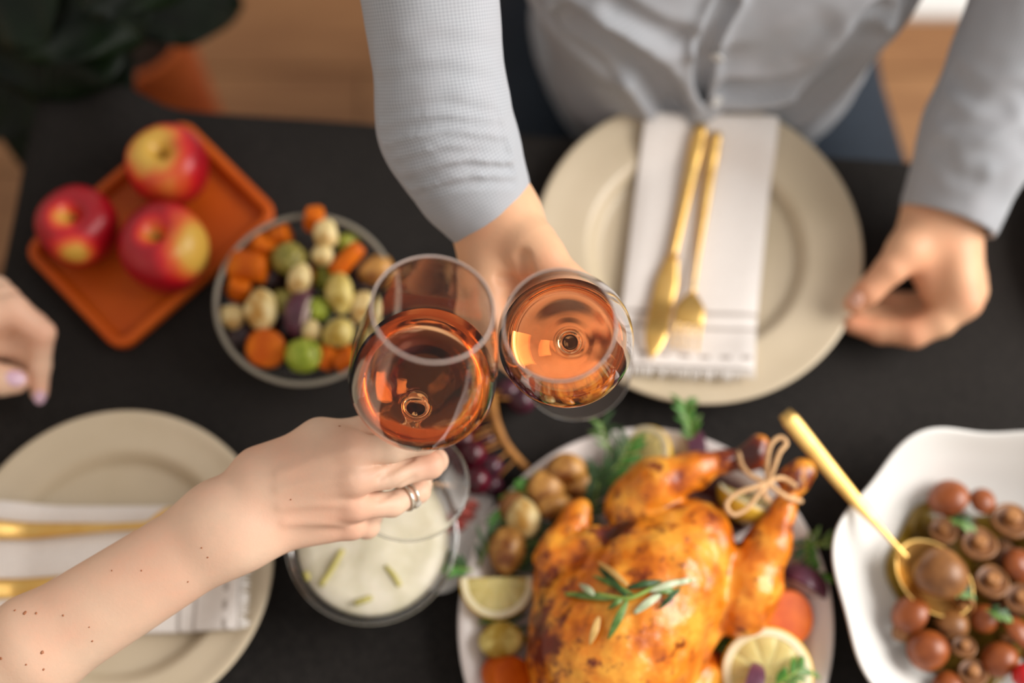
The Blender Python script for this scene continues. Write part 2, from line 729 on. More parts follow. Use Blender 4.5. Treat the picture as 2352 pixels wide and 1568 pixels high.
# apple; 'blush' attribute 0 red .. 1 yellow
n = N('apple_skin')
bl = n.attr('blush')
f = n.noise(40, 4, vec=n.coord((1, 1, 0.2)))
fac = n.math('ADD', bl.outputs['Fac'], n.math('MULTIPLY', n.math('SUBTRACT', f, 0.5), 0.55))
n.base(n.ramp(fac, [(0.08, lin((160, 8, 26))), (0.38, lin((206, 26, 34))), (0.6, lin((226, 96, 44))), (0.85, lin((224, 178, 76)))]))
n.set(Roughness=0.36)
MAT['apple'] = n.m

# chicken skin; 'char' attribute adds burnt patches and shade painted into the gaps
n = N('roast_skin')
f = n.noise(34, 5, 0.6)
f2 = n.noise(85, 4, 0.6)
ch = n.attr('char_shade')
c = n.ramp(f, [(0.30, lin((158, 62, 4))), (0.46, lin((220, 120, 14))), (0.64, lin((242, 168, 56)))])
sp = n.ramp(n.math('ADD', n.math('MULTIPLY', f2, 1.0), n.math('MULTIPLY', ch.outputs['Fac'], 0.34)), [(0.57, (0, 0, 0, 1)), (0.72, (1, 1, 1, 1))])
c = n.mix(sp, c, lin((112, 34, 8)))
c = n.mix(n.ramp(n.math('ADD', f, n.math('MULTIPLY', ch.outputs['Fac'], 0.5)), [(0.86, (0, 0, 0, 1)), (1.05, (1, 1, 1, 1))]), c, lin((66, 22, 14)))
n.base(c)
n.set(Roughness=0.3)
n.b.inputs['Specular IOR Level'].default_value = 0.6
n.b.inputs['Subsurface Weight'].default_value = 0.12
n.b.inputs['Subsurface Radius'].default_value = (1, 0.4, 0.1)
n.b.inputs['Subsurface Scale'].default_value = 0.004
n.bump(n.math('ADD', f, f2), 0.35, 0.003)
MAT['roast'] = n.m


def glassmat(name, color=(1, 1, 1, 1), ior=1.48, rough=0.0):
    n = N(name)
    g = n.new('ShaderNodeBsdfGlass')
    g.inputs['Color'].default_value = color
    g.inputs['IOR'].default_value = ior
    g.inputs['Roughness'].default_value = rough
    n.link(g.outputs[0], n.out.inputs['Surface'])
    return n


MAT['glass'] = glassmat('clear_glass', (1, 1, 1, 1)).m
n = glassmat('bowl_rim_glint', (0.95, 0.94, 0.92, 1), 1.48, 0.25)  # grey-beige diffuse share paints the window light a clear rim catches
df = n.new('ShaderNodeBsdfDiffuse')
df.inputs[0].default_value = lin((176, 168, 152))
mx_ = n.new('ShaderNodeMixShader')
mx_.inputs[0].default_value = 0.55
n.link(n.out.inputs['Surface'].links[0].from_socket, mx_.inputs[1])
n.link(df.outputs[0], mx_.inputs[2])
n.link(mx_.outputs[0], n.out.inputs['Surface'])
MAT['rim_glint'] = n.m
n = glassmat('glass_rim_glint', (1, 0.99, 0.98, 1), 1.48, 0.2)  # pinkish white diffuse share paints the bright reflection along the rim
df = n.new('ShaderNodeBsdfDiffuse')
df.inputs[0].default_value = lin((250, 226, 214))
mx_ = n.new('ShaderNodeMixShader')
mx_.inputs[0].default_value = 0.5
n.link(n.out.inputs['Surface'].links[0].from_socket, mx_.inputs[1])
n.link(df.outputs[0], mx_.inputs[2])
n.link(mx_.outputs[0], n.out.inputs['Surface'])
MAT['wine_rim_glint'] = n.m
n = glassmat('rose_wine', (1, 1, 1, 1), 1.34)
va = n.new('ShaderNodeVolumeAbsorption')
va.inputs['Color'].default_value = (0.997, 0.69, 0.36, 1)
va.inputs['Density'].default_value = 54.0
n.link(va.outputs[0], n.out.inputs['Volume'])
MAT['wine'] = n.m

# ------------------------------------------------------------------ setting: floor and rug
V, F = box((0, 0.6, -0.03), (6.0, 5.0, 0.04))
fl = put('floor', V, F, MAT['wood_dark'], flat=True)
fl['kind'] = 'structure'
MAT['wall'] = M2('wall_paint', (226, 221, 214), (232, 228, 222), 3, 0.85)
for nm, c, sz in (('wall_back', (0, 3.06, 1.3), (6.0, 0.08, 2.6)), ('wall_left', (-3.04, 0.6, 1.3), (0.08, 5.0, 2.6)), ('wall_light_block', (0, -1.92, 1.3), (6.0, 0.08, 2.6))):  # last wall is unseen, added behind the camera to cut ambient light
    V, F = box(c, sz)
    put(nm, V, F, MAT['wall'], flat=True)['kind'] = 'structure'
V, F = box((0, 3.01, 0.05), (5.9, 0.016, 0.1))
put('baseboard_back', V, F, MAT['wall'], flat=True)['kind'] = 'structure'
pw = 0.16
plank_mesh = {}
k = 0
for row in range(-11, 19):
    y = row * pw
    x = -2.4 - (row * 0.37) % 0.55
    while x < 1.9:
        L = 1.1
        zt = RNG.uniform(-0.0008, 0.0)
        V, F = box((x + L / 2, y, -0.005 + zt), (L - 0.004, pw - 0.004, 0.012))
        put('plank', V, F, MAT['plank'], fl, flat=True)
        x += L

# ------------------------------------------------------------------ table and cloth
FARA, FARB = T(480, 262, TZ), T(2050, 374, TZ)
EX = unit((FARB - FARA) * np.array([1, 1, 0]))
EY = np.array([-EX[1], EX[0], 0])
LEFT = T(28, 520, TZ)
cor = FARA + EX * ((LEFT - FARA) @ EX)        # far left corner
LX, LY = 1.9, 0.92
tc = cor + EX * LX / 2 - EY * LY / 2
tc[2] = 0
table = thing('dining_table', 'long dining table hidden beneath a charcoal linen cloth', 'table', tc)
MX = np.stack([EX, EY, np.array([0, 0, 1.0])], 1)
V, F = box(tc + np.array([0, 0, TZ - 0.025]), (LX - 0.012, LY - 0.012, 0.04), MX)
put('tabletop', V, F, MAT['wood_dark'], table, flat=True)
for sx in (-1, 1):
    for sy in (-1, 1):
        c = tc + EX * sx * (LX / 2 - 0.09) + EY * sy * (LY / 2 - 0.09) + np.array([0, 0, (TZ - 0.045) / 2])
        V, F = lathe([(0.022, -(TZ - 0.045) / 2), (0.03, (TZ - 0.045) / 2)], 16, None, c)
        put('leg', V, F, MAT['wood_dark'], table, angle=40)

nx, ny = 150, 90
drop = 0.24
ux = np.linspace(-LX / 2 - drop, LX / 2 + drop, nx)
uy = np.linspace(-LY / 2 - drop, LY / 2 + drop, ny)
GX, GY = np.meshgrid(ux, uy, indexing='ij')
cx = np.clip(GX, -LX / 2, LX / 2)
cy = np.clip(GY, -LY / 2, LY / 2)
dx, dy = GX - cx, GY - cy
dd = np.hypot(dx, dy)
nxv = np.where(dd > 1e-9, dx / np.maximum(dd, 1e-9), 0)
nyv = np.where(dd > 1e-9, dy / np.maximum(dd, 1e-9), 0)
along = np.where(np.abs(dx) > np.abs(dy), GY, GX)
fold = 0.012 * np.sin(along * 34) * np.clip(dd / drop, 0, 1) + 0.01 * np.clip(dd / 0.03, 0, 1)
X = cx + nxv * fold
Y = cy + nyv * fold
Z = TZ - np.maximum(dd - 0.004, 0) + 0.0
PP = np.stack([X.ravel(), Y.ravel(), np.zeros(X.size)], 1)
Z = Z + (vnoise(PP, 7, 3) * 0.0008).reshape(X.shape) * (dd < 1e-9)
# rumple near the far left corner
bx, by = -LX / 2 + 0.075, LY / 2 + 0.0
gb = np.exp(-(((GX - bx) / 0.028) ** 2 + ((GY - by) / 0.05) ** 2))
Z = Z + 0.018 * gb
Y = Y + 0.012 * gb
V = tc + X.ravel()[:, None] * EX + Y.ravel()[:, None] * EY + np.stack([np.zeros(X.size), np.zeros(X.size), Z.ravel()], 1)
ii, jj = np.meshgrid(np.arange(nx - 1), np.arange(ny - 1), indexing='ij')
a = (ii * ny + jj).ravel()
F = np.stack([a, a + ny, a + ny + 1, a + 1], 1)
tag(put('tablecloth', V, F, MAT['linen']), 'charcoal black linen tablecloth draped over the whole dining table', 'tablecloth')

# white rug on the floor behind the man
a0, a1 = T(960, 46, 0.0), T(2700, 46, 0.0)
V, F = box(((a0[0] + a1[0]) / 2, a0[1] + 0.4, 0.009), (a1[0] - a0[0], 0.8, 0.014))
tag(put('rug', V, F, MAT['rug'], flat=True), 'white woven rug on the floor behind the seated man', 'rug')


# ------------------------------------------------------------------ plates, napkins, cutlery
def plate(name, label, cat, px, py, R, well, mat, group=None):
    c = T(px, py, TZ + 0.02)
    c[2] = TZ + 0.0012
    rk = R - well
    prof = [(0.0, 0.003), (well * 0.9, 0.003), (well * 0.93, 0.0), (well * 0.98, 0.001), (well + rk * 0.5, 0.0165), (R - 0.006, 0.021),
            (R - 0.0012, 0.0225), (R, 0.0242), (R - 0.0015, 0.0258), (R - 0.006, 0.0252), (well + rk * 0.55, 0.0222), (well + 0.006, 0.0204),
            (well + 0.0015, 0.0192), (well - 0.003, 0.0150), (well - 0.007, 0.0096), (well - 0.014, 0.0072), (well * 0.4, 0.0066), (0.0, 0.0066)]
    p = catmull(prof, 3)
    V, F = lathe(p, 96, None, c)
    return tag(put(name, V, F, mat), label, cat, group), c


pm, pmc = plate('dinner_plate', 'beige stoneware dinner plate in front of the man, under an upright folded napkin', 'plate', 1602, 571, 0.1355, 0.090, MAT['beige'])
pl, plc = plate('dinner_plate', 'beige stoneware dinner plate under the bare reaching forearm', 'plate', 268, 1296, 0.1215, 0.089, MAT['beige'])
pr, prc = plate('dinner_plate', 'beige plate just peeping in at the frame edge beyond the grey cuff', 'plate', 2716, 553, 0.1215, 0.089, MAT['beige'])


def napkin(label, P00, P01, P10, P11, zf):
    """P00,P01: corners of the start edge; P10,P11: corners of the striped, fringed end. zf gives the resting height."""
    root = thing('napkin', label, 'napkin', (np.array(P00) + np.array(P11)) / 2 * np.array([1, 1, 0]) + np.array([0, 0, TZ + 0.012]))
    n, m = 40, 18
    for layer, (nm, dz, th, e) in enumerate((('lower_fold', 0.0, 0.0035, 0.0), ('upper_fold', 0.0045, 0.0035, 0.0022))):
        tops, bots, uv = [], [], []
        for i in range(n):
            for j in range(m):
                u, v = i / (n - 1), j / (m - 1)
                p = (1 - u) * ((1 - v) * np.array(P00) + v * np.array(P01)) + u * ((1 - v) * np.array(P10) + v * np.array(P11))
                ctr = (np.array(P00) + np.array(P01) + np.array(P10) + np.array(P11)) / 4
                p = p + (ctr - p) * e * 6
                wob = 0.0012 * sin(u * 9 + layer) * sin(v * 5 + 1 + layer * 2)
                edge = min(1, min(v, 1 - v) * 14) ** 0.5
                z = zf(p) + dz + wob
                tops.append((p[0], p[1], z + th * (0.35 + 0.65 * edge)))
                bots.append((p[0], p[1], z))
                uv.append((u, v, 0))
        tops, bots = np.array(tops), np.array(bots)
        V = np.concatenate([tops, bots])
        F = []
        o = n * m
        for i in range(n - 1):
            for j in range(m - 1):
                a = i * m + j
                F.append((a, a + m, a + m + 1, a + 1))
                F.append((o + a, o + a + 1, o + a + m + 1, o + a + m))
        for i in range(n - 1):
            a, b = i * m, (i + 1) * m
            F.append((a, o + a, o + b, b))
            a, b = i * m + m - 1, (i + 1) * m + m - 1
            F.append((a, b, o + b, o + a))
        for j in range(m - 1):
            F.append((j, j + 1, o + j + 1, o + j))
            a = (n - 1) * m + j
            F.append((a, o + a, o + a + 1, a + 1))
        put(nm, V, F, MAT['napkin'], root, attrs={'nap': np.array(uv + uv)}, angle=60)
    parts = []
    d = unit((np.array(P10) + np.array(P11)) / 2 - (np.array(P00) + np.array(P01)) / 2)
    for j in range(46):
        v = (j + 0.5) / 46
        p = (1 - v) * np.array(P10) + v * np.array(P11)
        L = 0.006 + 0.003 * RNG.random()
        q = p + d * L + np.array([RNG.uniform(-1, 1), RNG.uniform(-1, 1), 0]) * 0.002
        p = np.array([p[0], p[1], zf(p) + 0.004])
        q = np.array([q[0], q[1], zf(q) + 0.003])
        parts.append(tube([p - d * 0.002, (p + q) / 2 + np.array([0, 0, 0.0008]), q], [0.0011, 0.0009, 0.0004], 5))
    V, F = join(parts)
    tag(put('fringe', V, F, MAT['napkin_thread'], root), kind='stuff')
    return root


def plate_rest(c, R):
    def zf(p):
        r = math.hypot(p[0] - c[0], p[1] - c[1])
        t = min(1, max(0, (r - R * 0.55) / (R * 0.3)))
        return c[2] + 0.0115 + 0.016 * t * t * (3 - 2 * t)
    return zf


zfm = plate_rest(pmc, 0.1355)
zfl = plate_rest(plc, 0.1215)
zt = TZ + 0.03
nm_ = napkin('white folded napkin with grey stripes lying upright on the plate before the man',
             T(1481, 262, zt), T(1789, 272, zt), T(1412, 842, zt), T(1733, 855, zt), zfm)
nl_ = napkin('white folded napkin with grey stripes lying crossways under the bare forearm',
             T(-90, 1452, zt), T(-90, 1150, zt), T(548, 1446, zt), T(560, 1155, zt), zfl)


def ribbon(path, widths, thick, up=(0, 0, 1)):
    """Solid bar along a path: widths across, thick in height, rounded section."""
    P = np.asarray(path, float)
    tan = np.gradient(P, axis=0)
    R = []
    for i in range(len(P)):
        t = unit(tan[i])
        s = unit(np.cross(t, up))
        u = np.cross(s, t)
        a = np.arange(12) * 2 * pi / 12
        ca, sa = np.cos(a), np.sin(a)
        ca = np.sign(ca) * np.abs(ca) ** 0.7
        sa = np.sign(sa) * np.abs(sa) ** 0.7
        th = thick[i] if hasattr(thick, '__len__') else thick
        R.append(P[i] + (widths[i] / 2) * ca[:, None] * s + (th / 2) * sa[:, None] * u)
    return rings(R)


def knife(label, A, B, zf, wh, wb):
    root = thing('table_knife', label, 'knife', (A + B) / 2 * np.array([1, 1, 0]) + np.array([0, 0, zf((A + B) / 2)]))
    d = unit((B - A) * np.array([1, 1, 0]))
    s = np.cross(d, (0, 0, 1))
    L = np.linalg.norm((B - A)[:2])

    def pt(t, lat=0.0, h=0.0):
        p = A + d * L * t + s * lat
        return np.array([p[0], p[1], max(zf(p), zf(A + d * L * min(t + 0.1, 1))) + h])
    ts = np.linspace(0, 0.56, 14)
    V, F = ribbon([pt(t, 0, 0.004) for t in ts], [wh * (0.75 + 0.25 * min(1, t / 0.05)) * (1.0 - 0.5 * max(0, (t - 0.1) / 0.46)) for t in ts], 0.0065)
    put('handle', V, F, MAT['gold'], root)
    ts = np.linspace(0.54, 1.0, 22)
    w = []
    for t in ts:
        q = (t - 0.54) / 0.46
        w.append(wb * (0.5 + 0.5 * min(1, q / 0.25)) * (1 - max(0, (q - 0.72) / 0.28) ** 2.2 * 0.93))
    V, F = ribbon([pt(t, 0.0, 0.0035) for t in ts], w, 0.0022)
    put('blade', V, F, MAT['gold'], root)
    return root


def fork(label, A, B, zf, wh, whead):
    root = thing('table_fork', label, 'fork', (A + B) / 2 * np.array([1, 1, 0]) + np.array([0, 0, zf((A + B) / 2)]))
    d = unit((B - A) * np.array([1, 1, 0]))
    s = np.cross(d, (0, 0, 1))
    L = np.linalg.norm((B - A)[:2])

    def pt(t, lat=0.0, h=0.0):
        p = A + d * L * t + s * lat
        q = max(0, (t - 0.7) / 0.3)
        return np.array([p[0], p[1], zf(p) + h + 0.008 * sin(q * pi * 0.9) * (q < 1.2)])
    ts = np.linspace(0, 0.74, 20)
    V, F = ribbon([pt(t, 0, 0.004) for t in ts], [wh * (0.8 + 0.2 * min(1, t / 0.06)) * (1 - 0.62 * min(1, max(0, t - 0.08) / 0.5)) for t in ts], 0.0055)
    put('handle', V, F, MAT['gold'], root)
    ts = np.linspace(0.73, 0.885, 12)
    w = [whead * min(1, 0.22 + 0.86 * sin(min(1, (t - 0.73) / 0.12) * pi / 2)) for t in ts]
    V, F = ribbon([pt(t, 0, 0.004) for t in ts], w, 0.0024)
    put('head', V, F, MAT['gold'], root)
    for k in range(4):
        lat = (k - 1.5) * whead * 0.265
        ts = np.linspace(0.87, 1.0, 8)
        V, F = ribbon([pt(t, lat, 0.004) for t in ts], [whead * 0.135 * (1 - 0.45 * (i / 7)) for i in range(8)], 0.002)
        put('tine', V, F, MAT['gold'], root)
    return root


onm = lambda p: zfm(p) + 0.010
onl = lambda p: zfl(p) + 0.010
zc = TZ + 0.04
knife('gold table knife on the upright napkin, blade toward the wine glasses', T(1612, 285, zc), T(1494, 826, zc), onm, 0.0125, 0.0185)
fork('gold fork lying beside the knife on the upright napkin', T(1647, 300, zc), T(1574, 800, zc), onm, 0.0105, 0.0245)
fork('gold fork on the crossways napkin, nearer its top edge', T(-64, 1217, zc), T(478, 1192, zc), onl, 0.0160, 0.0245)
knife('gold knife on the crossways napkin, half hidden by the forearm', T(-64, 1356, zc), T(500, 1290, zc), onl, 0.0160, 0.0185)


# ------------------------------------------------------------------ tray with apples
def rrect(hx, hy, r, n=9):
    out = []
    for k, (sx, sy) in enumerate(((1, 1), (-1, 1), (-1, -1), (1, -1))):
        for i in range(n):
            a = k * pi / 2 + i * (pi / 2) / (n - 1)
            out.append((sx * (hx - r) + r * cos(a), sy * (hy - r) + r * sin(a)))
    return np.array(out)


zr = TZ + 0.014
c4 = [T(418, 268, zr), T(648, 490, zr), T(272, 816, zr), T(50, 572, zr)]
tcen = sum(c4) / 4
e1 = unit((c4[1] + c4[0] - c4[2] - c4[3]) * np.array([1, 1, 0]))
e2 = np.array([-e1[1], e1[0], 0])
hx = (abs((c4[1] - c4[2]) @ e1) + abs((c4[0] - c4[3]) @ e1)) / 4
hy = (abs((c4[1] - c4[0]) @ e2) + abs((c4[2] - c4[3]) @ e2)) / 4
prof = [(0.012, 0.0), (0.004, 0.0005), (0.001, 0.004), (0.0, 0.013), (0.001, 0.0148), (0.003, 0.0155), (0.0065, 0.0155), (0.0082, 0.0145), (0.009, 0.0125),
        (0.0095, 0.006), (0.011, 0.0042), (0.014, 0.0038)]
R = []
for ins, z in prof:
    q = rrect(hx - ins, hy - ins, max(0.016 - ins, 0.004))
    R.append(np.array([tcen[0], tcen[1], TZ + 0.0012 + z]) + q[:, :1] * e1 + q[:, 1:] * e2)
V, F = rings(R)
tag(put('serving_tray', V, F, MAT['tray'], angle=50), 'orange rounded rectangular tray with raised lip holding three red apples', 'tray')


def apple(label, px, py, r, tilt, yel, seed):
    zc_ = TZ + 0.006 + r * 0.92
    c = T(px, py, zc_)
    prof = [(0.0, -0.78), (0.12, -0.86), (0.3, -0.92), (0.55, -0.85), (0.78, -0.62), (0.93, -0.28), (1.0, 0.1), (0.97, 0.42), (0.84, 0.7), (0.62, 0.87),
            (0.42, 0.9), (0.27, 0.82), (0.14, 0.66), (0.05, 0.52), (0.0, 0.5)]
    p = catmull(prof, 3)
    M = frame(tilt)
    V, F = lathe([(a * r, b * r) for a, b in p], 40, None, (0, 0, 0))
    lob = 1 + 0.035 * np.cos(5 * np.arctan2(V[:, 1], V[:, 0])) * np.clip(-V[:, 2] / r, 0, 1) + 0.03 * vnoise(V, 1.3 / r, seed)
    V = V * lob[:, None]
    nrm = V / (np.linalg.norm(V, axis=1)[:, None] + 1e-9)
    Vw = V @ M.T
    nw = Vw / (np.linalg.norm(Vw, axis=1)[:, None] + 1e-9)
    bl = np.zeros(len(V))
    for d, wdt, amp in yel:
        bl = np.maximum(bl, amp * np.clip(1 - (1 - nw @ unit(d)) / wdt, 0, 1))
    root = thing('apple', label, 'apple', c + np.array([0, 0, -r * 0.9]))
    put('apple_skin', Vw + c, F, MAT['apple'], root, attrs={'blush': bl})
    st = np.array([(0, 0, 0.50), (0.02, 0.02, 0.64), (0.06, 0.04, 0.80)]) * r
    V, F = tube(catmull(st, 4) @ M.T + c, [0.0016, 0.0013, 0.0012, 0.0012, 0.0012, 0.0012, 0.0012, 0.0014, 0.0018], 7)
    put('stem', V, F, MAT['twig'], root)
    return root


apple('apple with a broad yellow crown, nearest the tray corner pointing to the floor', 388, 385, 0.0335, (0.0, 0.10, 1), [((-0.25, 0.05, 1), 0.62, 1.0), ((0.1, -0.8, 0.7), 0.5, 0.62)], 1)
apple('deep red apple at the tray corner nearest the left table edge', 180, 524, 0.0325, (0.08, 0.05, 1), [((0.1, -0.9, 0.45), 0.24, 0.9), ((-0.1, -0.05, 1), 0.14, 0.85)], 2)
apple('red apple with an orange cheek, lowest on the tray beside the roast vegetables', 380, 574, 0.036, (-0.05, 0.12, 1), [((0.95, -0.1, 0.55), 0.62, 0.95), ((-0.12, 0.1, 1), 0.13, 0.85)], 3)


# ------------------------------------------------------------------ food pieces
def lump(c, rx, ry, rz, rot, seed, amp=0.12, freq=1.3, sub=3):
    v, f = ico(sub)
    q = v * (1 + amp * vnoise(v, freq, seed))[:, None] * np.array([rx, ry, rz])
    cs, sn = cos(rot), sin(rot)
    M = np.array([[cs, -sn, 0], [sn, cs, 0], [0, 0, 1]])
    return q @ M.T + np.asarray(c), f


def potato(label, group, c, rx, ry, rz, rot, seed, mat, cat='potato', name='roast_potato'):
    V, F = lump(c, rx, ry, rz, rot, seed, 0.16, 1.2)
    return tag(put(name, V, F, MAT[mat]), label, cat, group)


def carrot(label, group, c, r, h, axis, seed, mat='carrot', name='carrot_chunk', cat='carrot'):
    prof = [(0.0, -h / 2), (r * 0.78, -h / 2), (r * 0.95, -h / 2 + h * 0.05), (r, -h * 0.25), (r * 0.96, h * 0.25), (r * 0.9, h / 2 - h * 0.05), (r * 0.74, h / 2), (0.0, h / 2)]
    V, F = lathe(prof, 22, None, (0, 0, 0))
    V = V * (1 + 0.09 * vnoise(V, 1.0 / r, seed))[:, None]
    V = V @ frame(axis).T + np.asarray(c)
    return tag(put(name, V, F, MAT[mat], angle=45), label, cat, group)


def sprout(label, group, c, r, seed, mat='sprout', cat='sprout'):
    root = thing('brussels_sprout', label, cat, np.asarray(c) - np.array([0, 0, r]), group)
    V, F = lump(c, r * 0.93, r * 0.88, r * 0.9, seed, seed, 0.06, 2)
    put('heart', V, F, MAT[mat], root)
    v, f = ico(3)
    rr = random.Random(seed)
    for k in range(4):
        d = unit((cos(k * 1.57 + seed), sin(k * 1.57 + seed), rr.uniform(-0.4, 0.35)))
        m = v @ d > 0.32
        keep = [t for t in f if all(m[i] for i in t)]
        ids = sorted({i for t in keep for i in t})
        mp = {a: b for b, a in enumerate(ids)}
        w = v[ids]
        lift = 1.0 + 0.10 * np.clip(0.75 - w @ d, 0, 1) + 0.02 * k
        o = w * lift[:, None] * np.array([r * 0.95, r * 0.9, r * 0.92])
        i_ = o * 0.95
        nn = len(ids)
        F2 = [tuple(mp[i] for i in t) for t in keep] + [tuple(mp[i] + nn for i in reversed(t)) for t in keep]
        cnt = {}
        for t in F2[:len(keep)]:
            for a, b in zip(t, t[1:] + t[:1]):
                cnt[(a, b)] = 1
        for (a, b) in list(cnt):
            if (b, a) not in cnt:
                F2.append((b, a, a + nn, b + nn))
        put('leaf', np.concatenate([o, i_]) + np.asarray(c), F2, MAT[mat], root)
    return root


def onion(label, group, c, r, rot, tilt, seed, cat='onion', name='red_onion_wedge'):
    root = thing(name, label, cat, np.asarray(c) - np.array([0, 0, r * 0.4]), group)
    cs, sn = cos(rot), sin(rot)
    M = np.array([[cs, -sn, 0], [sn, cs, 0], [0, 0, 1]]) @ frame((0, sin(tilt), cos(tilt)))
    for k in range(3):
        ro = r * (1 - 0.24 * k)
        ri = ro - r * 0.13
        n, m = 14, 6
        R = []
        for i in range(n):
            a = -1.25 + 2.5 * i / (n - 1)
            e = max(0.25, cos(a * 0.95))
            ring = []
            hw = r * 0.34 * e
            for s, rad in ((-1, ro), (-0.4, ro * 1.03), (0.4, ro * 1.03), (1, ro), (1, ri), (-1, ri)):
                ring.append((rad * sin(a), hw * s, rad * cos(a) - r * 0.55))
            R.append(np.array(ring))
        V, F = rings(R)
        put('layer', V @ M.T + np.asarray(c), F, MAT['onion'] if k == 0 else MAT['onion_w'], root, angle=50)
    return root


put_ = put


def clip_mesh(V, F, co, no):
    bm = bmesh.new()
    vs = [bm.verts.new(Vector(v)) for v in V]
    for f in F:
        try:
            bm.faces.new([vs[i] for i in f])
        except ValueError:
            pass
    bmesh.ops.remove_doubles(bm, verts=bm.verts[:], dist=1e-6)
    r = bmesh.ops.bisect_plane(bm, geom=bm.verts[:] + bm.edges[:] + bm.faces[:], plane_co=Vector(co), plane_no=Vector(no), clear_outer=True)
    ed = [e for e in r['geom_cut'] if isinstance(e, bmesh.types.BMEdge) and e.is_boundary]
    if ed:
        bmesh.ops.holes_fill(bm, edges=ed, sides=0)
    bm.verts.index_update()
    out = np.array([v.co[:] for v in bm.verts]).reshape(-1, 3), [tuple(v.index for v in f.verts) for f in bm.faces]
    bm.free()
    return out


def lemon(label, c, r, face, group=None, half=True, clip_=None, name='lemon_half', thick=0.85):
    def put(nm, V, F, mat, par, **kw):
        if clip_ is not None:
            V, F = clip_mesh(V, F, clip_[0], clip_[1])
            if len(V) < 4 or not F:
                return None
        return put_(nm, V, F, mat, par, **kw)

    """Cut lemon: rind shell, pith ring and juicy flesh, cut face along `face`."""
    root = thing(name, label, 'lemon', np.asarray(c) - np.array([0, 0, r * 0.6]))
    M = frame(face)
    if half:
        prof = [(0.0, -r * thick), (r * 0.3, -r * thick * 0.96), (r * 0.62, -r * thick * 0.8), (r * 0.88, -r * thick * 0.5), (r * 0.985, -r * 0.15), (r, -0.0012), (r * 0.965, 0.0)]
    else:
        prof = [(0.0, -r * 0.22), (r * 0.9, -r * 0.22), (r, -r * 0.16), (r, -0.001), (r * 0.965, 0.0)]
    V, F = lathe(catmull(prof, 3) if half else prof, 44, M, c, cap1=True)
    put('rind', V, F, MAT['rind'], root, angle=40)
    V, F = lathe([(r * 0.97, -0.001), (r * 0.95, 0.0009), (r * 0.80, 0.0012), (r * 0.785, 0.0004), (r * 0.78, -0.001)], 44, M, c, cap0=False, cap1=False)
    put('pith', V, F, MAT['pith'], root, angle=60)
    # flesh in segments
    for k in range(9):
        a0, a1 = k * 2 * pi / 9 + 0.03, (k + 1) * 2 * pi / 9 - 0.03
        pts = [(r * 0.06 * cos((a0 + a1) / 2), r * 0.06 * sin((a0 + a1) / 2))] + [(r * 0.775 * cos(a0 + (a1 - a0) * t), r * 0.775 * sin(a0 + (a1 - a0) * t)) for t in np.linspace(0, 1, 7)]
        P0 = np.array([(x, y, -0.001) for x, y in pts])
        ctr = P0.mean(0)
        P1 = P0 + np.array([0, 0, 0.0014])
        P2 = ctr + (P0 - ctr) * 0.8 + np.array([0, 0, 0.0022])
        V, F = rings([P0, P1, P2])
        put('segment', V @ M.T + np.asarray(c), F, MAT['flesh'], root)
    V, F = lathe([(r * 0.79, -0.0006), (r * 0.79, 0.0006), (0.0, 0.0006)], 32, M, c)
    put('membrane', V, F, MAT['flesh'], root, angle=50)
    return root


def mushroom(label, group, c, r, axis, mat, up_stem, seed):
    """axis points from the stem to the crown of the cap."""
    root = thing('mushroom', label, 'mushroom', np.asarray(c) - np.array([0, 0, r * 0.7]), group)
    M = frame(axis)
    prof = [(0.0, r * 0.72), (r * 0.3, r * 0.69), (r * 0.62, r * 0.55), (r * 0.88, r * 0.28), (r, -r * 0.02), (r * 0.97, -r * 0.16), (r * 0.86, -r * 0.2), (r * 0.7, -r * 0.1)]
    V, F = lathe(catmull(prof, 3), 28, None, (0, 0, 0))
    V = V * (1 + 0.09 * vnoise(V, 0.9 / r, seed))[:, None]
    put('cap', V @ M.T + np.asarray(c), F, MAT[mat], root)
    V, F = lathe([(r * 0.82, -r * 0.16), (r * 0.6, -r * 0.12), (r * 0.3, -r * 0.1), (0.0, -r * 0.1)], 28, M, c, cap0=False)
    put('gills', V, F, MAT['gill'], root)
    h = r * (0.55 if up_stem else 0.7)
    V, F = lathe(catmull([(r * 0.40, -r * 0.05), (r * 0.34, -r * 0.1 - h * 0.4), (r * 0.38, -r * 0.1 - h * 0.85), (r * 0.3, -r * 0.1 - h), (0.0, -r * 0.1 - h)], 3), 18, None, (0, 0, 0), cap0=False)
    V = V * (1 + 0.1 * vnoise(V, 1.5 / r, seed + 9))[:, None]
    put('stem', V @ M.T + np.asarray(c), F, MAT['mstem'], root)
    return root


def blade_leaf(P, w, mat, parent, name='leaf', th=0.0006, up=(0, 0, 1)):
    P = catmull(P, 5)
    n = len(P)
    ws = [max(0.0003, w * math.sin(pi * min(1, 0.08 + 0.9 * i / (n - 1))) ** 0.7) for i in range(n)]
    V, F = ribbon(P, ws, th, up)
    return put(name, V, F, MAT[mat], parent)


